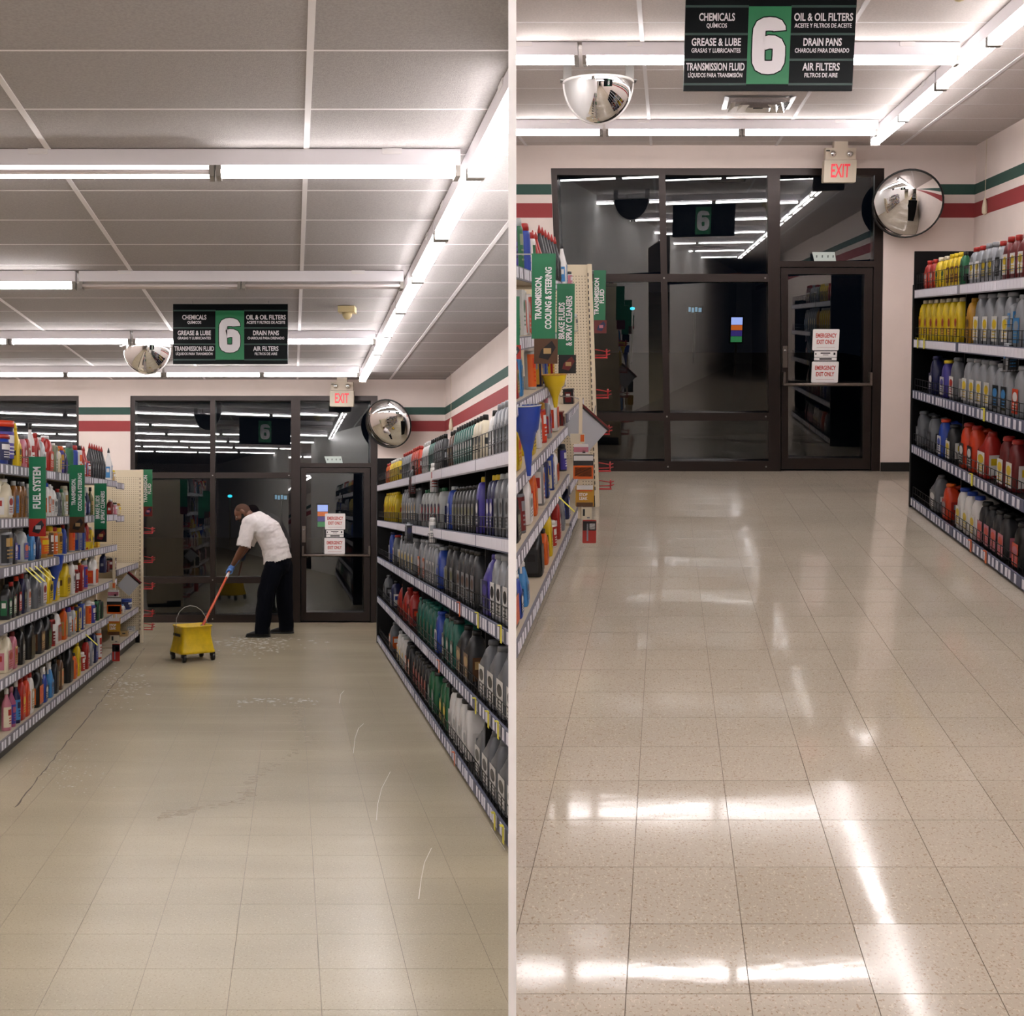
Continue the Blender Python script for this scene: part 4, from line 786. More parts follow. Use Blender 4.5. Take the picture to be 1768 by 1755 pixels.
def clip_display(r, px0, px1, py0, py1, kind, col, cap, lab, acc, s, n=1):
    """small wire basket clipped to the right-hand shelving with a bottle in it"""
    CUR[0] = r.key; x0, z1 = r.at_s(px0, py0, s); x1, z0 = r.at_s(px1, py1, s); w = x1 - x0; h = z1 - z0
    WB = f'holding a {CN.get(col, col)} {KN[kind][1]} ' + ('below top rail of' if py0 > 850 and r.key == 'L' or py0 > 560 and r.key == 'R' else 'over top rail of')
    root = empty('wire_basket', r.M((x0 + x1) / 2, s, z0), f'wire basket {WB} right shelving, {r.lab}', 'basket')
    b = MB(); t = .05
    for z in (0, h * .2, h * .38): b.tube([(-w / 2, -t, z), (w / 2, -t, z), (w / 2, t, z), (-w / 2, t, z), (-w / 2, -t, z)], .002, 4)
    for i in range(6): x = -w / 2 + w * i / 5; b.tube([(x, -t, h * .38), (x, -t, 0), (x, t, 0)], .002, 4)
    part(root, 'basket', b, M_WIRE); part(root, 'hook', MB().tube([(w / 2, 0, h * .3), (w / 2 + .05, 0, h * .34)], .004, 5), M_WIRE)
    for i in range(n):
        put(r, 'front', 0, s, x0 + w * (i + .5) / n, z0 + .004, kind, col, cap, lab, acc, w / n * .9, .08, round(h, 2), where='in a wire basket on right shelving')
def guide_book(r, px, py, s, w, h):
    CUR[0] = r.key; x, z = r.at_s(px, py, s)
    root = empty('product_guide', r.M(x, s, z) @ Matrix.Rotation(.72, 4, 'Y'), f'grey product guide book hanging tilted on the left shelving, {r.lab}', 'book')
    part(root, 'pages', MB().box(-w / 2, w / 2, -.012, .008, -h / 2, h / 2), mat('guide_page', 'aeb0b6', .5))
    part(root, 'spine', MB().box(-w / 2 - .008, w / 2 + .008, -.016, .012, h / 2, h / 2 + .014), M_BLACK)
    part(root, 'spine_edge', MB().box(-w / 2 - .008, w / 2 + .008, -.014, .010, h / 2 + .014, h / 2 + .028), cm('darkred'))
    part(root, 'chain', MB().tube([(0, 0, h / 2), (-.05, .03, h / 2 + .08)], .004, 6), M_STEEL)
def sale_tags(r, side, pts):
    CUR[0] = r.key
    for px, py, z, c in pts:
        xf = -.0 if side == 'left' else 2.86
        q = r.s_of(px, xf, z); root = empty('sale_tag', r.M(xf + (.012 if side == 'left' else -.006), q, z, PI / 2 if side == 'left' else -PI / 2, 'rack'), f'{c} sale tag on a {side} price rail, {r.lab}', 'tag')
        if side == 'left': b = MB(); b.add([(-.02, 0, 0), (.02, 0, 0), (.02, -.10, -.10), (-.02, -.10, -.10), (-.02, .001, 0), (.02, .001, 0), (.02, -.099, -.101), (-.02, -.099, -.101)], [(0, 1, 2, 3), (7, 6, 5, 4), (0, 3, 7, 4), (1, 5, 6, 2), (2, 6, 7, 3), (0, 4, 5, 1)])
        else: b = MB(); b.box(-.018, .018, -.004, -.002, -.035, .05); b.box(-.018, .018, -.02, -.002, .05, .052)
        part(root, 'tag', b, M_YTAG if c == 'yellow' else cm('orange')); TAGS.append((root, side, r, q, z, c))
TAGS = []
def label_tags():
    g = {}
    for t in TAGS: g.setdefault((t[1], t[2].key, t[5]), []).append(t)
    for k, v in g.items():
        v.sort(key=lambda t: (round(t[4], 1), t[3]))
        lv = {}
        for t in v: lv.setdefault(round(t[4], 1), []).append(t)
        zs = RZ if k[0] == 'right' else LZ
        for z, ts in lv.items():
            si = min(range(len(zs)), key=lambda i: abs(zs[i] - ts[0][4]))
            for n, t in enumerate(ts):
                t[0]['label'] = f'{k[2]} sale tag, {ORD[min(n, 7)]}, rail of {shelf_word(zs, si)} {k[0]} shelf, {t[2].lab}'; t[0]['group'] = f'sale tags on the {k[0]} rails, {t[2].lab}'
def specials():
    flag(L, ['FUEL SYSTEM'], 7.66, (50, 789, 79, 896), ('red', 'charcoal', 'clear'), 'red card with a dark picture')
    flag(L, ['TRANSMISSION,', 'COOLING & STEERING'], 6.32, (120, 803, 146, 893), ('brown', 'black', 'tan'), 'dark brown picture card')
    flag(L, ['BRAKE FLUIDS', '& SPRAY CLEANERS'], 5.24, (163, 835, 184, 914), ('black', 'darkred', 'tan'), 'black picture card')
    flag(L, ['TRANSMISSION', 'FLUID'], 2.0, (247, 811, 263, 875), ('darkred', 'navy', 'pink'), 'dark red picture card')
    flag(R, ['FUEL SYSTEM'], 7.3, (872, 512, 899, 596), ('red', 'charcoal', 'clear'), 'red card with a dark picture')
    flag(R, ['TRANSMISSION,', 'COOLING & STEERING'], 5.95, (915, 438, 962, 585), ('brown', 'black', 'tan'), 'dark brown picture card')
    flag(R, ['BRAKE FLUIDS', '& SPRAY CLEANERS'], 4.75, (959, 490, 994, 613), ('black', 'darkred', 'tan'), 'black picture card')
    flag(R, ['TRANSMISSION', 'FLUID'], 2.0, (1023, 467, 1047, 553), ('darkred', 'navy', 'pink'), 'dark red picture card')
    A1 = [(-.48, .48, .25, .46, 'white'), (-.5, .5, -.5, .05, 'orange'), (-.42, .42, -.4, -.02, 'brown')]
    B1 = [(-.45, .45, .3, .5, 'white'), (-.4, .4, .22, .28, 'orange'), (-.45, .45, -.5, -.3, 'brown')]
    def deck(c1, c2, c3, c4, c5, c6):
        return [('price_card', c1, 'cream', [(.2, .45, -.3, .4, 'orange')], 'blank cream card at the top', None),
                ('stop_leak_pack', c2, 'charcoal', A1, 'orange and white carded pack of dark pellets', None),
                ('stop_leak_pack', c3, 'gold', B1, 'yellow STOP LEAK pack', ['STOP', 'LEAK']),
                ('price_card', c4, 'cream', [(-.35, -.15, -.2, .35, 'charcoal'), (.05, .3, -.4, -.3, 'grey')], 'cream card below the yellow pack', None),
                ('radiator_tool_pack', c5, 'red', [(-.48, .48, .05, .45, 'black'), (-.2, -.08, -.4, .35, 'silver'), (.0, .4, .1, .35, 'white')], 'red and black carded tool at the bottom', None),
                ('price_card', c6, 'white', [(-.5, .5, -.3, .2, 'pink'), (.1, .3, -.4, -.1, 'charcoal')], 'white card with pink print above the orange pack', None)]
    hanging(L, deck((183, 1006, 200, 1018), (185, 1032, 210, 1060), (186, 1067, 208, 1097), (191, 1097, 206, 1110), (194, 1112, 207, 1142), (187, 1019, 205, 1031)))
    hanging(R, deck((984, 749, 1010, 766), (989, 785, 1025, 827), (993, 838, 1026, 875), (1003, 876, 1022, 897), (1005, 898, 1030, 938), (990, 767, 1016, 784)))
    clip_funnel(L, 93, 957, 1036, 6.55, 'blue', 'clear'); clip_funnel(L, 144, 935, 975, 5.2, 'yellow', 'gold')
    clip_funnel(R, 908, 700, 822, 6.25, 'blue', 'clear'); clip_funnel(R, 957, 646, 704, 5.0, 'yellow', 'gold')
    clip_display(L, 706, 718, 806, 860, 'quart', 'black', 'black', 'darkred', 'silver', 5.9); clip_display(L, 742, 758, 802, 851, 'can', 'white', 'white', 'white', 'red', 7.25)
    clip_display(L, 740, 755, 895, 938, 'can', 'white', 'white', 'white', 'silver', 7.3); clip_display(L, 699, 713, 903, 938, 'tin', 'silver', 'silver', 'charcoal', 'navy', 5.95)
    clip_display(R, 1735, 1757, 590, 642, 'tin', 'silver', 'silver', 'charcoal', 'skyblue', 4.75); clip_display(R, 1742, 1768, 516, 572, 'quart', 'silver', 'silver', 'skyblue', 'silver', 4.7)
    guide_book(L, 222, 1010, 3.4, .17, .17); guide_book(R, 1008, 742, 3.6, .27, .22)
    sale_tags(L, 'left', [(41, 975, 1.2, 'yellow'), (48, 975, 1.2, 'yellow'), (58, 970, 1.2, 'yellow'), (66, 968, 1.2, 'yellow'), (146, 1090, .49, 'yellow')])
    sale_tags(L, 'right', [(828, 0, 1.0, 'yellow'), (868, 0, 1.0, 'yellow'), (796, 0, 1.0, 'orange'), (824, 0, .525, 'yellow'), (846, 0, .525, 'yellow'), (863, 0, .525, 'yellow'), (857, 0, .055, 'yellow'), (872, 0, .055, 'yellow'), (787, 0, .055, 'orange'), (760, 0, .525, 'orange')])
    sale_tags(R, 'right', [(1701, 0, 1.0, 'yellow'), (1680, 0, .525, 'yellow'), (1586, 0, 1.435, 'yellow'), (1597, 0, 1.435, 'yellow'), (1678, 0, .055, 'orange'), (1704, 0, .055, 'orange')])
    sale_tags(R, 'left', [(962, 0, .49, 'yellow')])

# ------------------------------------------------------------------ the man, his mop and bucket (mopping aisle)
def capsule(bm, p0, r0, p1, r1, sq=1.0):
    p0, p1 = Vector(p0), Vector(p1); n = 5
    for i in range(n + 1):
        f = i / n; m = Matrix.Translation(p0.lerp(p1, f)) @ Matrix.Diagonal((1, sq, 1, 1)) @ Matrix.Scale(r0 + (r1 - r0) * f, 4)
        bmesh.ops.create_icosphere(bm, subdivisions=2, radius=1, matrix=m)
    d = p1 - p0
    if d.length > 1e-4:
        q = d.to_track_quat('Z', 'Y').to_matrix().to_4x4()
        m = Matrix.Translation((p0 + p1) / 2) @ q
        if sq != 1.0: m = Matrix.Translation((p0 + p1) / 2) @ Matrix.Diagonal((1, sq, 1, 1)) @ q
        bmesh.ops.create_cone(bm, cap_ends=True, segments=14, radius1=r0, radius2=r1, depth=d.length, matrix=m)
def ell(bm, c, rad, rot=None):
    m = Matrix.Translation(c) @ (rot or Matrix.Identity(4)) @ Matrix.Diagonal((*rad, 1))
    bmesh.ops.create_icosphere(bm, subdivisions=3, radius=1, matrix=m)
def fuse(bm, voxel, smooth=4, wrinkle=None):
    me = bpy.data.meshes.new('tmp'); bm.to_mesh(me); bm.free(); o = bpy.data.objects.new('tmp', me); C.objects.link(o)
    r = o.modifiers.new('r', 'REMESH'); r.mode = 'VOXEL'; r.voxel_size = voxel; r.use_smooth_shade = True
    s = o.modifiers.new('s', 'SMOOTH'); s.factor = .5; s.iterations = smooth
    bpy.context.view_layer.update(); out = bpy.data.meshes.new_from_object(o.evaluated_get(bpy.context.evaluated_depsgraph_get()))
    bpy.data.objects.remove(o, do_unlink=True)
    if wrinkle:
        amp, fn = wrinkle
        ns = [v.normal.copy() for v in out.vertices]
        for v, n in zip(out.vertices, ns): v.co += n * fn(v.co) * amp
    for p in out.polygons: p.use_smooth = True
    return out
def cut(me, co, no):
    bm = bmesh.new(); bm.from_mesh(me)
    g = bmesh.ops.bisect_plane(bm, geom=bm.verts[:] + bm.edges[:] + bm.faces[:], plane_co=co, plane_no=no, clear_outer=True)
    bm.to_mesh(me); bm.free(); return me
def put_mesh(parent, name, me, m, label=None):
    me.name = name; me.materials.clear(); me.materials.append(m)
    o = bpy.data.objects.new(name, me); link(o); o.parent = parent; return tag(o, label)
def hand_bm(c, ax, wrist, side):
    """a gloved hand closed round a handle: c = point on the handle axis, ax = axis, wrist = where the forearm ends"""
    bm = bmesh.new(); c = Vector(c); ax = Vector(ax).normalized(); w = Vector(wrist)
    u = (w - c); u = (u - u.dot(ax) * ax).normalized(); v = ax.cross(u) * side
    rr = .030
    palm = c + u * .034
    capsule(bm, palm - ax * .028, .017, palm + ax * .030, .017); capsule(bm, palm + v * .010 - ax * .026, .015, palm + v * .010 + ax * .028, .015)
    capsule(bm, palm, .024, w, .030)
    for i, ln in enumerate((.88, 1.0, .96, .80)):
        off = ax * ((i - 1.5) * .0205); pts = []
        for a in (35, -15, -70, -125, -125 - 45 * ln):
            t = math.radians(a); rad = rr + .003 if a > -100 else rr - .001
            pts.append(c + off + (u * math.cos(t) - v * math.sin(t) * -1) * rad)
        pts = [c + off + (u * math.cos(math.radians(a)) + v * math.sin(math.radians(a))) * (rr + .002) for a in (25, 70, 115, 160, 160 + 40 * ln)]
        for j in range(4): capsule(bm, pts[j], .0098 - .0006 * j, pts[j + 1], .0092 - .0006 * j)
    th = [palm - v * .012 - ax * .030, c - v * .030 + u * .012 - ax * .040, c - v * .032 - u * .012 - ax * .036, c - v * .018 - u * .030 - ax * .028]
    for j in range(3): capsule(bm, th[j], .0125 - .001 * j, th[j + 1], .0115 - .001 * j)
    return bm
def build_man():
    CUR[0] = 'L'
    O = Vector((-3.024, 13.15, 0)); root = empty('person', O, 'bent man in white T-shirt, dark trousers and blue gloves pushing a mop', 'person')
    HB = Vector((-3.308, 11.15, .358)) - O; H1 = Vector((-.515, -.10, .815)); ax = (HB - H1).normalized(); H2 = H1 - ax * .13
    skin = mat('skin', '6e4632', .5); W1 = H1 + Vector((.045, -.005, .085)); W2 = H2 + Vector((.055, .02, .08))
    f = Vector((-.75, -.16, -.62)).normalized(); sd = Vector((0, -1, 0)); sd = (sd - sd.dot(f) * f).normalized(); u = f.cross(sd).normalized()
    if u.z < 0: u = -u
    Hc = Vector((-.375, -.01, 1.565)); rot = Matrix((f, sd, u)).transposed().to_4x4()
    bm = bmesh.new()
    ell(bm, Hc, (.100, .079, .100), rot); ell(bm, Hc + f * .030 - u * .060, (.066, .058, .066), rot); ell(bm, Hc + f * .058 - u * .094, (.030, .036, .024), rot)
    ell(bm, Hc + f * .088 + u * .018, (.016, .052, .013), rot)                         # brow
    capsule(bm, Hc + f * .094 + u * .006, .010, Hc + f * .116 - u * .030, .0155)        # nose
    for s in (-1, 1):
        ell(bm, Hc + f * .072 + sd * (.046 * s) - u * .038, (.026, .022, .022), rot)    # cheeks
        ell(bm, Hc - f * .006 + sd * (.082 * s) - u * .012, (.020, .009, .033), rot)    # ears
        ell(bm, Hc + f * .112 + sd * (.013 * s) - u * .034, (.008, .008, .007), rot)
    ell(bm, Hc + f * .090 - u * .066, (.014, .024, .006), rot); ell(bm, Hc + f * .086 - u * .078, (.014, .020, .007), rot)   # lips
    N0 = Vector((-.235, 0, 1.47)); capsule(bm, N0, .066, Hc - f * .035 - u * .055, .058)
    capsule(bm, (.07, 0, .96), .145, (.02, 0, 1.15), .14, 1.15); capsule(bm, (.02, 0, 1.15), .14, (-.08, 0, 1.33), .145, 1.2); capsule(bm, (-.08, 0, 1.33), .14, (-.19, 0, 1.45), .10, 1.5)
    S1, S2 = Vector((-.245, -.19, 1.43)), Vector((-.23, .19, 1.43)); E1, E2 = Vector((-.305, -.235, 1.13)), Vector((-.36, .21, 1.15))
    capsule(bm, N0, .07, S1, .068); capsule(bm, N0, .07, S2, .068)
    for S, E_, W in ((S1, E1, W1), (S2, E2, W2)): capsule(bm, S, .062, E_, .047); capsule(bm, E_, .047, E_.lerp(W, .35), .046); capsule(bm, E_.lerp(W, .35), .046, W, .028)
    for hip, kn, an in (((.06, -.10, .93), (-.06, -.12, .52), (-.085, -.12, .10)), ((.09, .10, .93), (.115, .17, .52), (.125, .28, .10))):
        capsule(bm, hip, .095, kn, .062); capsule(bm, kn, .060, an, .042)
    body = put_mesh(root, 'body', fuse(bm, .0085, 2), skin)
    # eyes
    for s in (-1, 1):
        e = bmesh.new(); ell(e, Hc + f * .0925 + sd * (.029 * s) - u * .008, (.008, .012, .008), rot); me = bpy.data.meshes.new('eye'); e.to_mesh(me); e.free()
        put_mesh(root, 'eye', me, mat('eye_white', 'cfc8c0', .3))
        e = bmesh.new(); ell(e, Hc + f * .0985 + sd * (.029 * s) - u * .010, (.004, .005, .005), rot); me = bpy.data.meshes.new('iris'); e.to_mesh(me); e.free(); put_mesh(root, 'iris', me, M_BLACK)
    # beard round the jaw, moustache, short hair cap
    bm = bmesh.new(); ell(bm, Hc + f * .034 - u * .082, (.064, .064, .052), rot); ell(bm, Hc + f * .070 - u * .108, (.038, .042, .030), rot); ell(bm, Hc + f * .093 - u * .055, (.014, .034, .008), rot)
    for s in (-1, 1): capsule(bm, Hc + f * .012 + sd * (.066 * s) - u * .030, .016, Hc + f * .045 + sd * (.052 * s) - u * .085, .022)
    beard = fuse(bm, .006, 2, (.003, lambda p: noise.noise(p * 120)))
    put_mesh(root, 'beard', beard, mat('beard_black', '17110e', .9))
    bm = bmesh.new(); ell(bm, Hc - f * .006 + u * .003, (.099, .081, .101), rot); hm = fuse(bm, .007, 1); cut(hm, Hc - f * .015 - u * .025, (f * .8 - u * .7).normalized())
    put_mesh(root, 'hair', hm, mat('cropped_hair', '4f3425', .9), 'closely cropped hair')
    # T-shirt
    bm = bmesh.new()
    capsule(bm, (.070, 0, .955), .178, (.035, 0, 1.13), .168, 1.12); capsule(bm, (.035, 0, 1.13), .168, (-.06, 0, 1.33), .172, 1.18); capsule(bm, (-.06, 0, 1.33), .172, (-.17, 0, 1.45), .125, 1.45); capsule(bm, (.07, 0, .86), .178, (.07, 0, .96), .178, 1.12)
    for S, E_ in ((S1, E1), (S2, E2)): capsule(bm, N0 + Vector((.03, 0, .0)), .085, S, .092); capsule(bm, S, .092, E_, .088); capsule(bm, E_, .088, E_ + (E_ - S) * .25, .088)
    def wr(p):
        q = Vector((p.x * 5 + p.z * 9, p.y * 5, p.z * 15 - p.x * 13)); return noise.noise(q) * .6 + noise.noise(q * 2.3) * .4
    sh = fuse(bm, .010, 3, (.013, wr))
    me = sh
    b2 = bmesh.new(); b2.from_mesh(me)      # hem, sleeve ends and neck hole
    dead = [v for v in b2.verts if v.co.z < .905 + max(0, v.co.x) * .34 or ((v.co - E1).dot(E1 - S1) > 0 and v.co.y < -.12 and v.co.x < -.15) or ((v.co - E2).dot(E2 - S2) > 0 and v.co.y > .1 and v.co.x < -.2) or (v.co - (Hc - f * .02 - u * .055)).length < .085]
    bmesh.ops.delete(b2, geom=dead, context='VERTS'); b2.to_mesh(me); b2.free()
    so = put_mesh(root, 't_shirt', me, grain(mat('white_cotton', 'e2dcda', .9), 60, .03), 'loose white short-sleeved T-shirt')
    sm = so.modifiers.new('cloth', 'SOLIDIFY'); sm.thickness = .004
    # trousers
    bm = bmesh.new(); capsule(bm, (.075, 0, .90), .158, (.075, 0, .99), .158, 1.2)
    for hip, kn, an in (((.045, -.09, .88), (-.055, -.12, .52), (-.095, -.12, .115)), ((.11, .09, .88), (.115, .17, .52), (.115, .28, .115))):
        capsule(bm, hip, .128, kn, .108); capsule(bm, kn, .108, an, .094); capsule(bm, an, .094, (an[0], an[1], .02), .094)
    tr = fuse(bm, .010, 3, (.010, lambda p: noise.noise(Vector((p.x * 7, p.y * 7, p.z * 6 + p.x * 8)))))
    cut(tr, (0, 0, .045), (0, 0, -1)); cut(tr, (0, 0, 1.03), (0, 0, 1))
    put_mesh(root, 'trousers', tr, mat('navy_trousers', '0e1017', .9, ior=1.15), 'dark loose trousers')
    for hx, hy in ((-.075, -.12), (.135, .28)):
        s = MB(); n = 0
        s.loft([(.001, .155, .052, 3, hx - .075, hy), (.022, .155, .052, 3, hx - .075, hy)], 18); so = part(root, 'shoe', MB().loft([(.022, .150, .048, 3, hx - .075, hy), (.045, .148, .047, 3, hx - .07, hy), (.065, .12, .044, 2.6, hx - .045, hy), (.09, .075, .042, 2.4, hx + .0, hy), (.12, .055, .040, 2.2, hx + .02, hy)], 18), M_BLACK)
        part(so, 'sole', s, mat('sole_grey', '5a5a5a' if hy > 0 else '202020', .6))
    for H_, W_, sd_ in ((H1, W1, 1), (H2, W2, 1)):
        g = fuse(hand_bm(H_, ax, W_ + (W_ - H_) * .35, sd_), .0042, 1)
        put_mesh(root, 'glove', g, mat('blue_nitrile', '5f8fdc', .45), 'blue rubber glove')
    # mop
    mop = empty('mop', O + HB, 'orange-handled mop standing in the yellow bucket', 'mop')
    top = H1 - ax * .22 - HB; bot = ax * .07
    part(mop, 'handle', MB().tube([tuple(top), tuple(H1 + ax * .22 - HB), tuple(bot)], [.0135, .0135, .015], 10), mat('mop_orange', 'c4502c', .45))
    q = H1 + ax * .07 - HB; part(mop, 'handle_sleeve', MB().tube([tuple(q), tuple(q + ax * .17)], .0165, 10), M_WHITE)
    b = MB(); b.tube([tuple(ax * .02), tuple(ax * .075 + Vector((-.02, 0, -.02)))], .022, 8); part(mop, 'clamp', b, M_BLACK)
    b = MB(); rnd = random.Random(3)
    for i in range(26):
        x, y = rnd.uniform(-.06, .06), rnd.uniform(-.05, .05); b.tube([(x * .6, -.06 + y * .5, -.03), (x - .04, -.03 + y * .8, -.09), (x - .06, -.02 + y, -.15)], .007, 5)
    part(mop, 'mop_strands', b, mat('mop_cotton', '8d8a80', .95), kind='stuff')
    # bucket
    cx, cy = -3.404, 11.105; A = math.radians(37.5)
    bk = empty('mop_bucket', Matrix.Translation((cx, cy, 0)) @ Matrix.Rotation(A, 4, 'Z'), 'yellow plastic mop bucket on black casters in the aisle', 'bucket')
    sec = [(.085, .186, .196), (.105, .187, .197), (.12, .180, .188), (.20, .166, .170), (.27, .158, .152), (.355, .162, .150), (.358, .170, .158), (.372, .170, .158), (.372, .158, .146), (.27, .150, .144), (.12, .165, .17), (.11, .1, .1)]
    part(bk, 'tub', MB().loft([(z, a, b_, 9, 0, 0) for z, a, b_ in sec], 36), grain(mat('bucket_yellow', 'd6b414', .4), 14, .14))
    part(bk, 'dirty_water', MB().loft([(.20, .155, .155, 9, 0, 0), (.205, .155, .155, 9, 0, 0)], 24), mat('grey_water', '6b6350', .15))
    b = MB(); b.box(-.171, -.1665, -.10, .06, .262, .29); b.box(-.171, -.1665, .08, .10, .262, .292); part(bk, 'printed_lettering', b, mat('print_dark', '2c2608', .6), kind='stuff')
    part(bk, 'wire_handle', MB().tube([(-.17, 0, .35)] + [(-.17 * math.cos(t * PI / 8), .02 + .05 * math.sin(t * PI / 8), .37 + .20 * math.sin(t * PI / 8)) for t in range(9)] + [(.17, 0, .35)], .004, 6), M_STEEL)
    for x in (-.155, .155):
        for y in (-.165, .165):
            ca = part(bk, 'caster', MB().box(x - .022, x + .022, y - .02, y + .02, .05, .086), M_BLACK)
            part(ca, 'wheel', MB().tube([(x - .014, y - .012, .037), (x + .014, y - .012, .037)], .037, 16), M_BLACK)
def build_floor_marks():
    CUR[0] = 'L'; r = L; rnd = random.Random(11)
    fl = bpy.data.objects['floor']
    def blobs(name, n, fn, label, m, smin, smax):
        mb = MB()
        for _ in range(n):
            px, py = fn(); x, s = r.at_z(px, py, 0); p = r.P(x, s, 0); a = rnd.uniform(smin, smax); e = rnd.uniform(1, 2.6)
            k = 7; vs = [(p.x + a * e * math.cos(2 * PI * j / k) * rnd.uniform(.7, 1.2), p.y + a * math.sin(2 * PI * j / k) * rnd.uniform(.7, 1.2), .0012) for j in range(k)] + [(p.x, p.y, .0012 + a * .35)]
            mb.add(vs, [(j, (j + 1) % k, k) for j in range(k)], 0, True)
        o = bpy.data.objects.new(name, mb.mesh(name, m)); link(o); tag(o, label, 'foam', kind='stuff')
    foam = mat('soap_foam', 'c9c3b4', .25)
    blobs('soap_suds', 230, lambda: (rnd.gauss(440, 38), 1100 + abs(rnd.gauss(10, 10))), 'scattered soap suds on the wet floor beside the yellow bucket', foam, .005, .018)
    blobs('soap_suds', 160, lambda: (rnd.gauss(210, 22), rnd.gauss(1183, 16)), 'scattered soap suds on the wet floor near the left shelving', foam, .003, .012)
    blobs('soap_suds', 110, lambda: (rnd.gauss(115, 35), rnd.gauss(1330, 25)), 'fine soap specks along the left floor crack', foam, .002, .005)
    blobs('soap_suds', 60, lambda: (rnd.uniform(410, 550), rnd.gauss(1211, 3)), 'thin line of suds across the middle of wet floor', foam, .005, .014)
    def trail():
        t = rnd.random(); pts = [(520, 1215), (512, 1245), (537, 1275), (500, 1305), (440, 1345), (425, 1380), (330, 1402), (270, 1412)]
        i = min(6, int(t * 7)); q = t * 7 - i; a, b = pts[i], pts[i + 1]
        return a[0] + (b[0] - a[0]) * q + rnd.gauss(0, 5), a[1] + (b[1] - a[1]) * q + rnd.gauss(0, 3)
    blobs('water_trail', 200, trail, 'winding trail of murky droplets down the wet floor', mat('murky_water', '9c9078', .12), .004, .016)
    def ribbon(name, pts, w, m, z=.0006):
        mb = MB(); q = [r.P(*r.at_z(a, b, 0), 0) for a, b in pts]; vs = []
        for i, p in enumerate(q):
            d = (q[min(i + 1, len(q) - 1)] - q[max(i - 1, 0)]).normalized(); n = Vector((-d.y, d.x, 0)); ww = w * rnd.uniform(.5, 1.3) / 2
            vs += [(p.x + n.x * ww, p.y + n.y * ww, z), (p.x - n.x * ww, p.y - n.y * ww, z)]
        mb.add(vs, [(2 * i, 2 * i + 1, 2 * i + 3, 2 * i + 2) for i in range(len(q) - 1)])
        mb.m = lambda x, y, z_: Vector((x, y, z_)); part(fl, name, mb, m)
    cr = [(248, 1120), (238, 1135), (228, 1148), (205, 1174), (185, 1196), (172, 1214), (152, 1238), (128, 1268), (100, 1300), (78, 1330), (60, 1352), (42, 1375), (22, 1400)]
    cr2 = []
    for (a, b) in zip(cr, cr[1:]):
        for t in range(5): cr2.append((a[0] + (b[0] - a[0]) * t / 5 + rnd.gauss(0, .8), a[1] + (b[1] - a[1]) * t / 5 + rnd.gauss(0, .8)))
    ribbon('floor_crack', cr2, .009, mat('crack_grime', '54483a', .8))
    for pts in ([(586, 1215), (588, 1200), (594, 1193)], [(610, 1301), (613, 1275), (619, 1258), (628, 1250)], [(650, 1417), (652, 1390), (659, 1362), (674, 1333)], [(723, 1553), (727, 1520), (733, 1490), (745, 1465)], [(848, 1430), (860, 1450), (872, 1468)]):
        ribbon('scuff_mark', pts, .0035, mat('scuff_pale', 'c9c0ac', .5))

# ------------------------------------------------------------------ build everything
for r in (L, R):
    build_shell(r); build_lights(r)
for r in (L, R):
    build_rack(r, 'left'); build_rack(r, 'right'); build_fixtures(r)
CUR[0] = None
pw = bpy.data.objects.new('wall_partition', MB().box(-0.0083, 0.0097, 2.35, 16.5, -2.2, 6).box(-0.0083, 0.0097, -28, -.6, -7, 6).box(-.0083, .0097, -.6, 2.35, -.5, .0).box(-.0083, .0097, -.6, 2.35, 3.40, 3.9).mesh('wall_partition', mat('partition_white', 'fbfaf8', .5))); C.objects.link(pw)
tag(pw, 'thin white dividing wall between the two aisles', kind='structure')
stock_left_view(); stock_right_view(); specials(); label_items(); label_tags()
build_man(); build_floor_marks()
CUR[0] = None

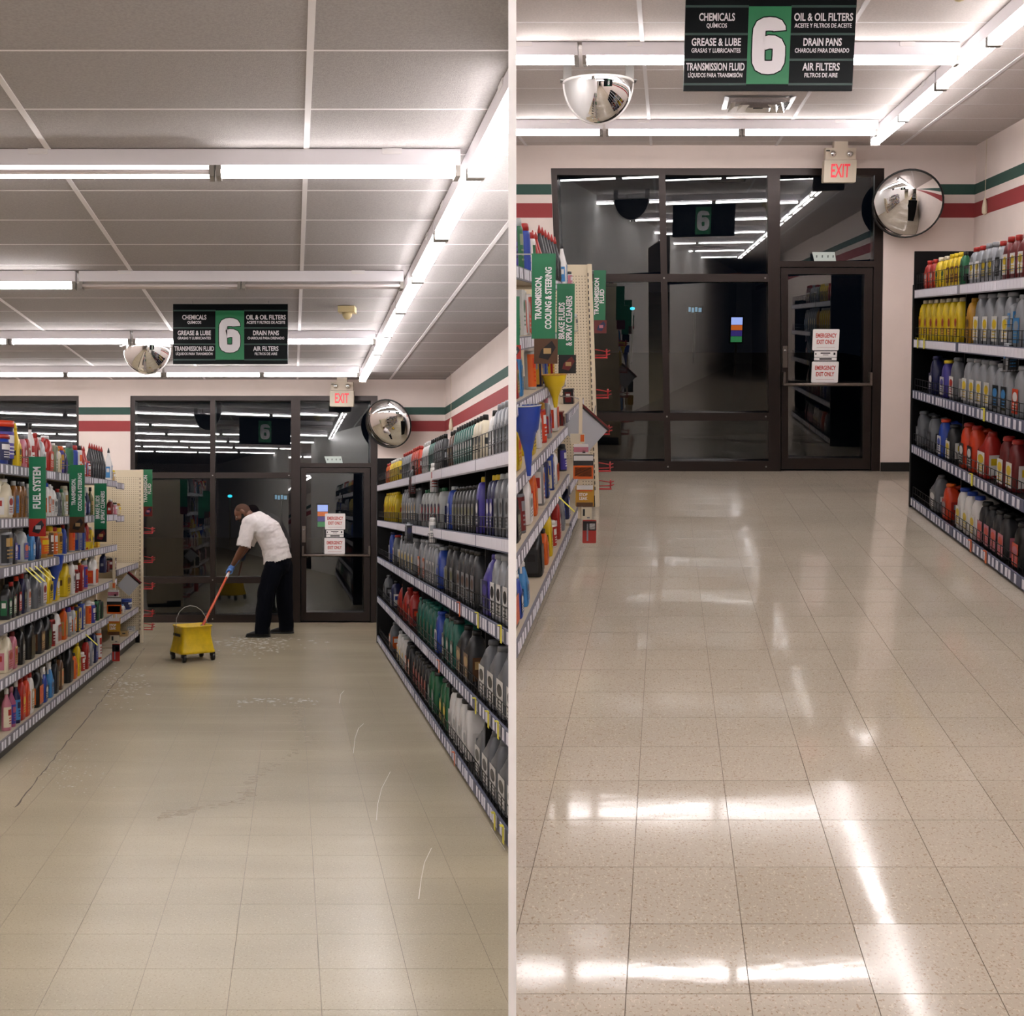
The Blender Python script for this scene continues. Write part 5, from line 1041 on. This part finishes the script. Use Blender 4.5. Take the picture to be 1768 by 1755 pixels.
# ------------------------------------------------------------------ lettering becomes plain meshes
def solid_letters():
    bpy.context.view_layer.update(); dg = bpy.context.evaluated_depsgraph_get()
    for o in [o for o in bpy.data.objects if o.type == 'FONT']:
        me = bpy.data.meshes.new_from_object(o.evaluated_get(dg)); nm = o.name.split('.')[0]; k = ROOMOF.get(o.name)
        p, l, ro, sc = o.parent, o.location[:], o.rotation_euler[:], list(o.scale)
        if o.get('fit'): xs = [v.co.x for v in me.vertices]; sc[0] = o['fit'] / (max(xs) - min(xs))
        if not me.materials: me.materials.append(o.data.materials[0])
        bpy.data.objects.remove(o, do_unlink=True)
        n = bpy.data.objects.new(nm, me); C.objects.link(n); n.parent = p; n.location = l; n.rotation_euler = ro; n.scale = sc; ROOMOF[n.name] = k
solid_letters()

# ------------------------------------------------------------------ trim everything at the dividing wall between the aisles
def clip_all():
    bpy.context.view_layer.update()
    dead = []; memo = {}
    for o in list(bpy.data.objects):
        k = ROOMOF.get(o.name)
        if not k or o.type != 'MESH': continue
        mw = o.matrix_world; sg = -1 if k == 'L' else 1
        xs = [(mw @ Vector(c)).x * sg for c in o.bound_box]
        if min(xs) >= 0.0088: continue
        if max(xs) <= 0.0092: dead.append(o); continue
        key = (o.data.name, round(mw.translation.x, 4)) 
        bm = bmesh.new(); bm.from_mesh(o.data); bm.transform(mw)
        bmesh.ops.bisect_plane(bm, geom=bm.verts[:] + bm.edges[:] + bm.faces[:], plane_co=(sg * 0.009, 0, 0), plane_no=(-sg, 0, 0), clear_outer=True)
        if not bm.faces: dead.append(o); bm.free(); continue
        bm.transform(mw.inverted()); me = bpy.data.meshes.new(o.data.name)
        for m in o.data.materials: me.materials.append(m)
        bm.to_mesh(me); bm.free(); o.data = me
    def drop(o):
        for c in list(o.children): drop(c)
        bpy.data.objects.remove(o, do_unlink=True)
    for o in dead:
        try: o.name
        except ReferenceError: continue
        drop(o)
    while True:
        e = [o for o in bpy.data.objects if o.type == 'EMPTY' and not o.children]
        if not e: break
        for o in e: bpy.data.objects.remove(o, do_unlink=True)
clip_all()
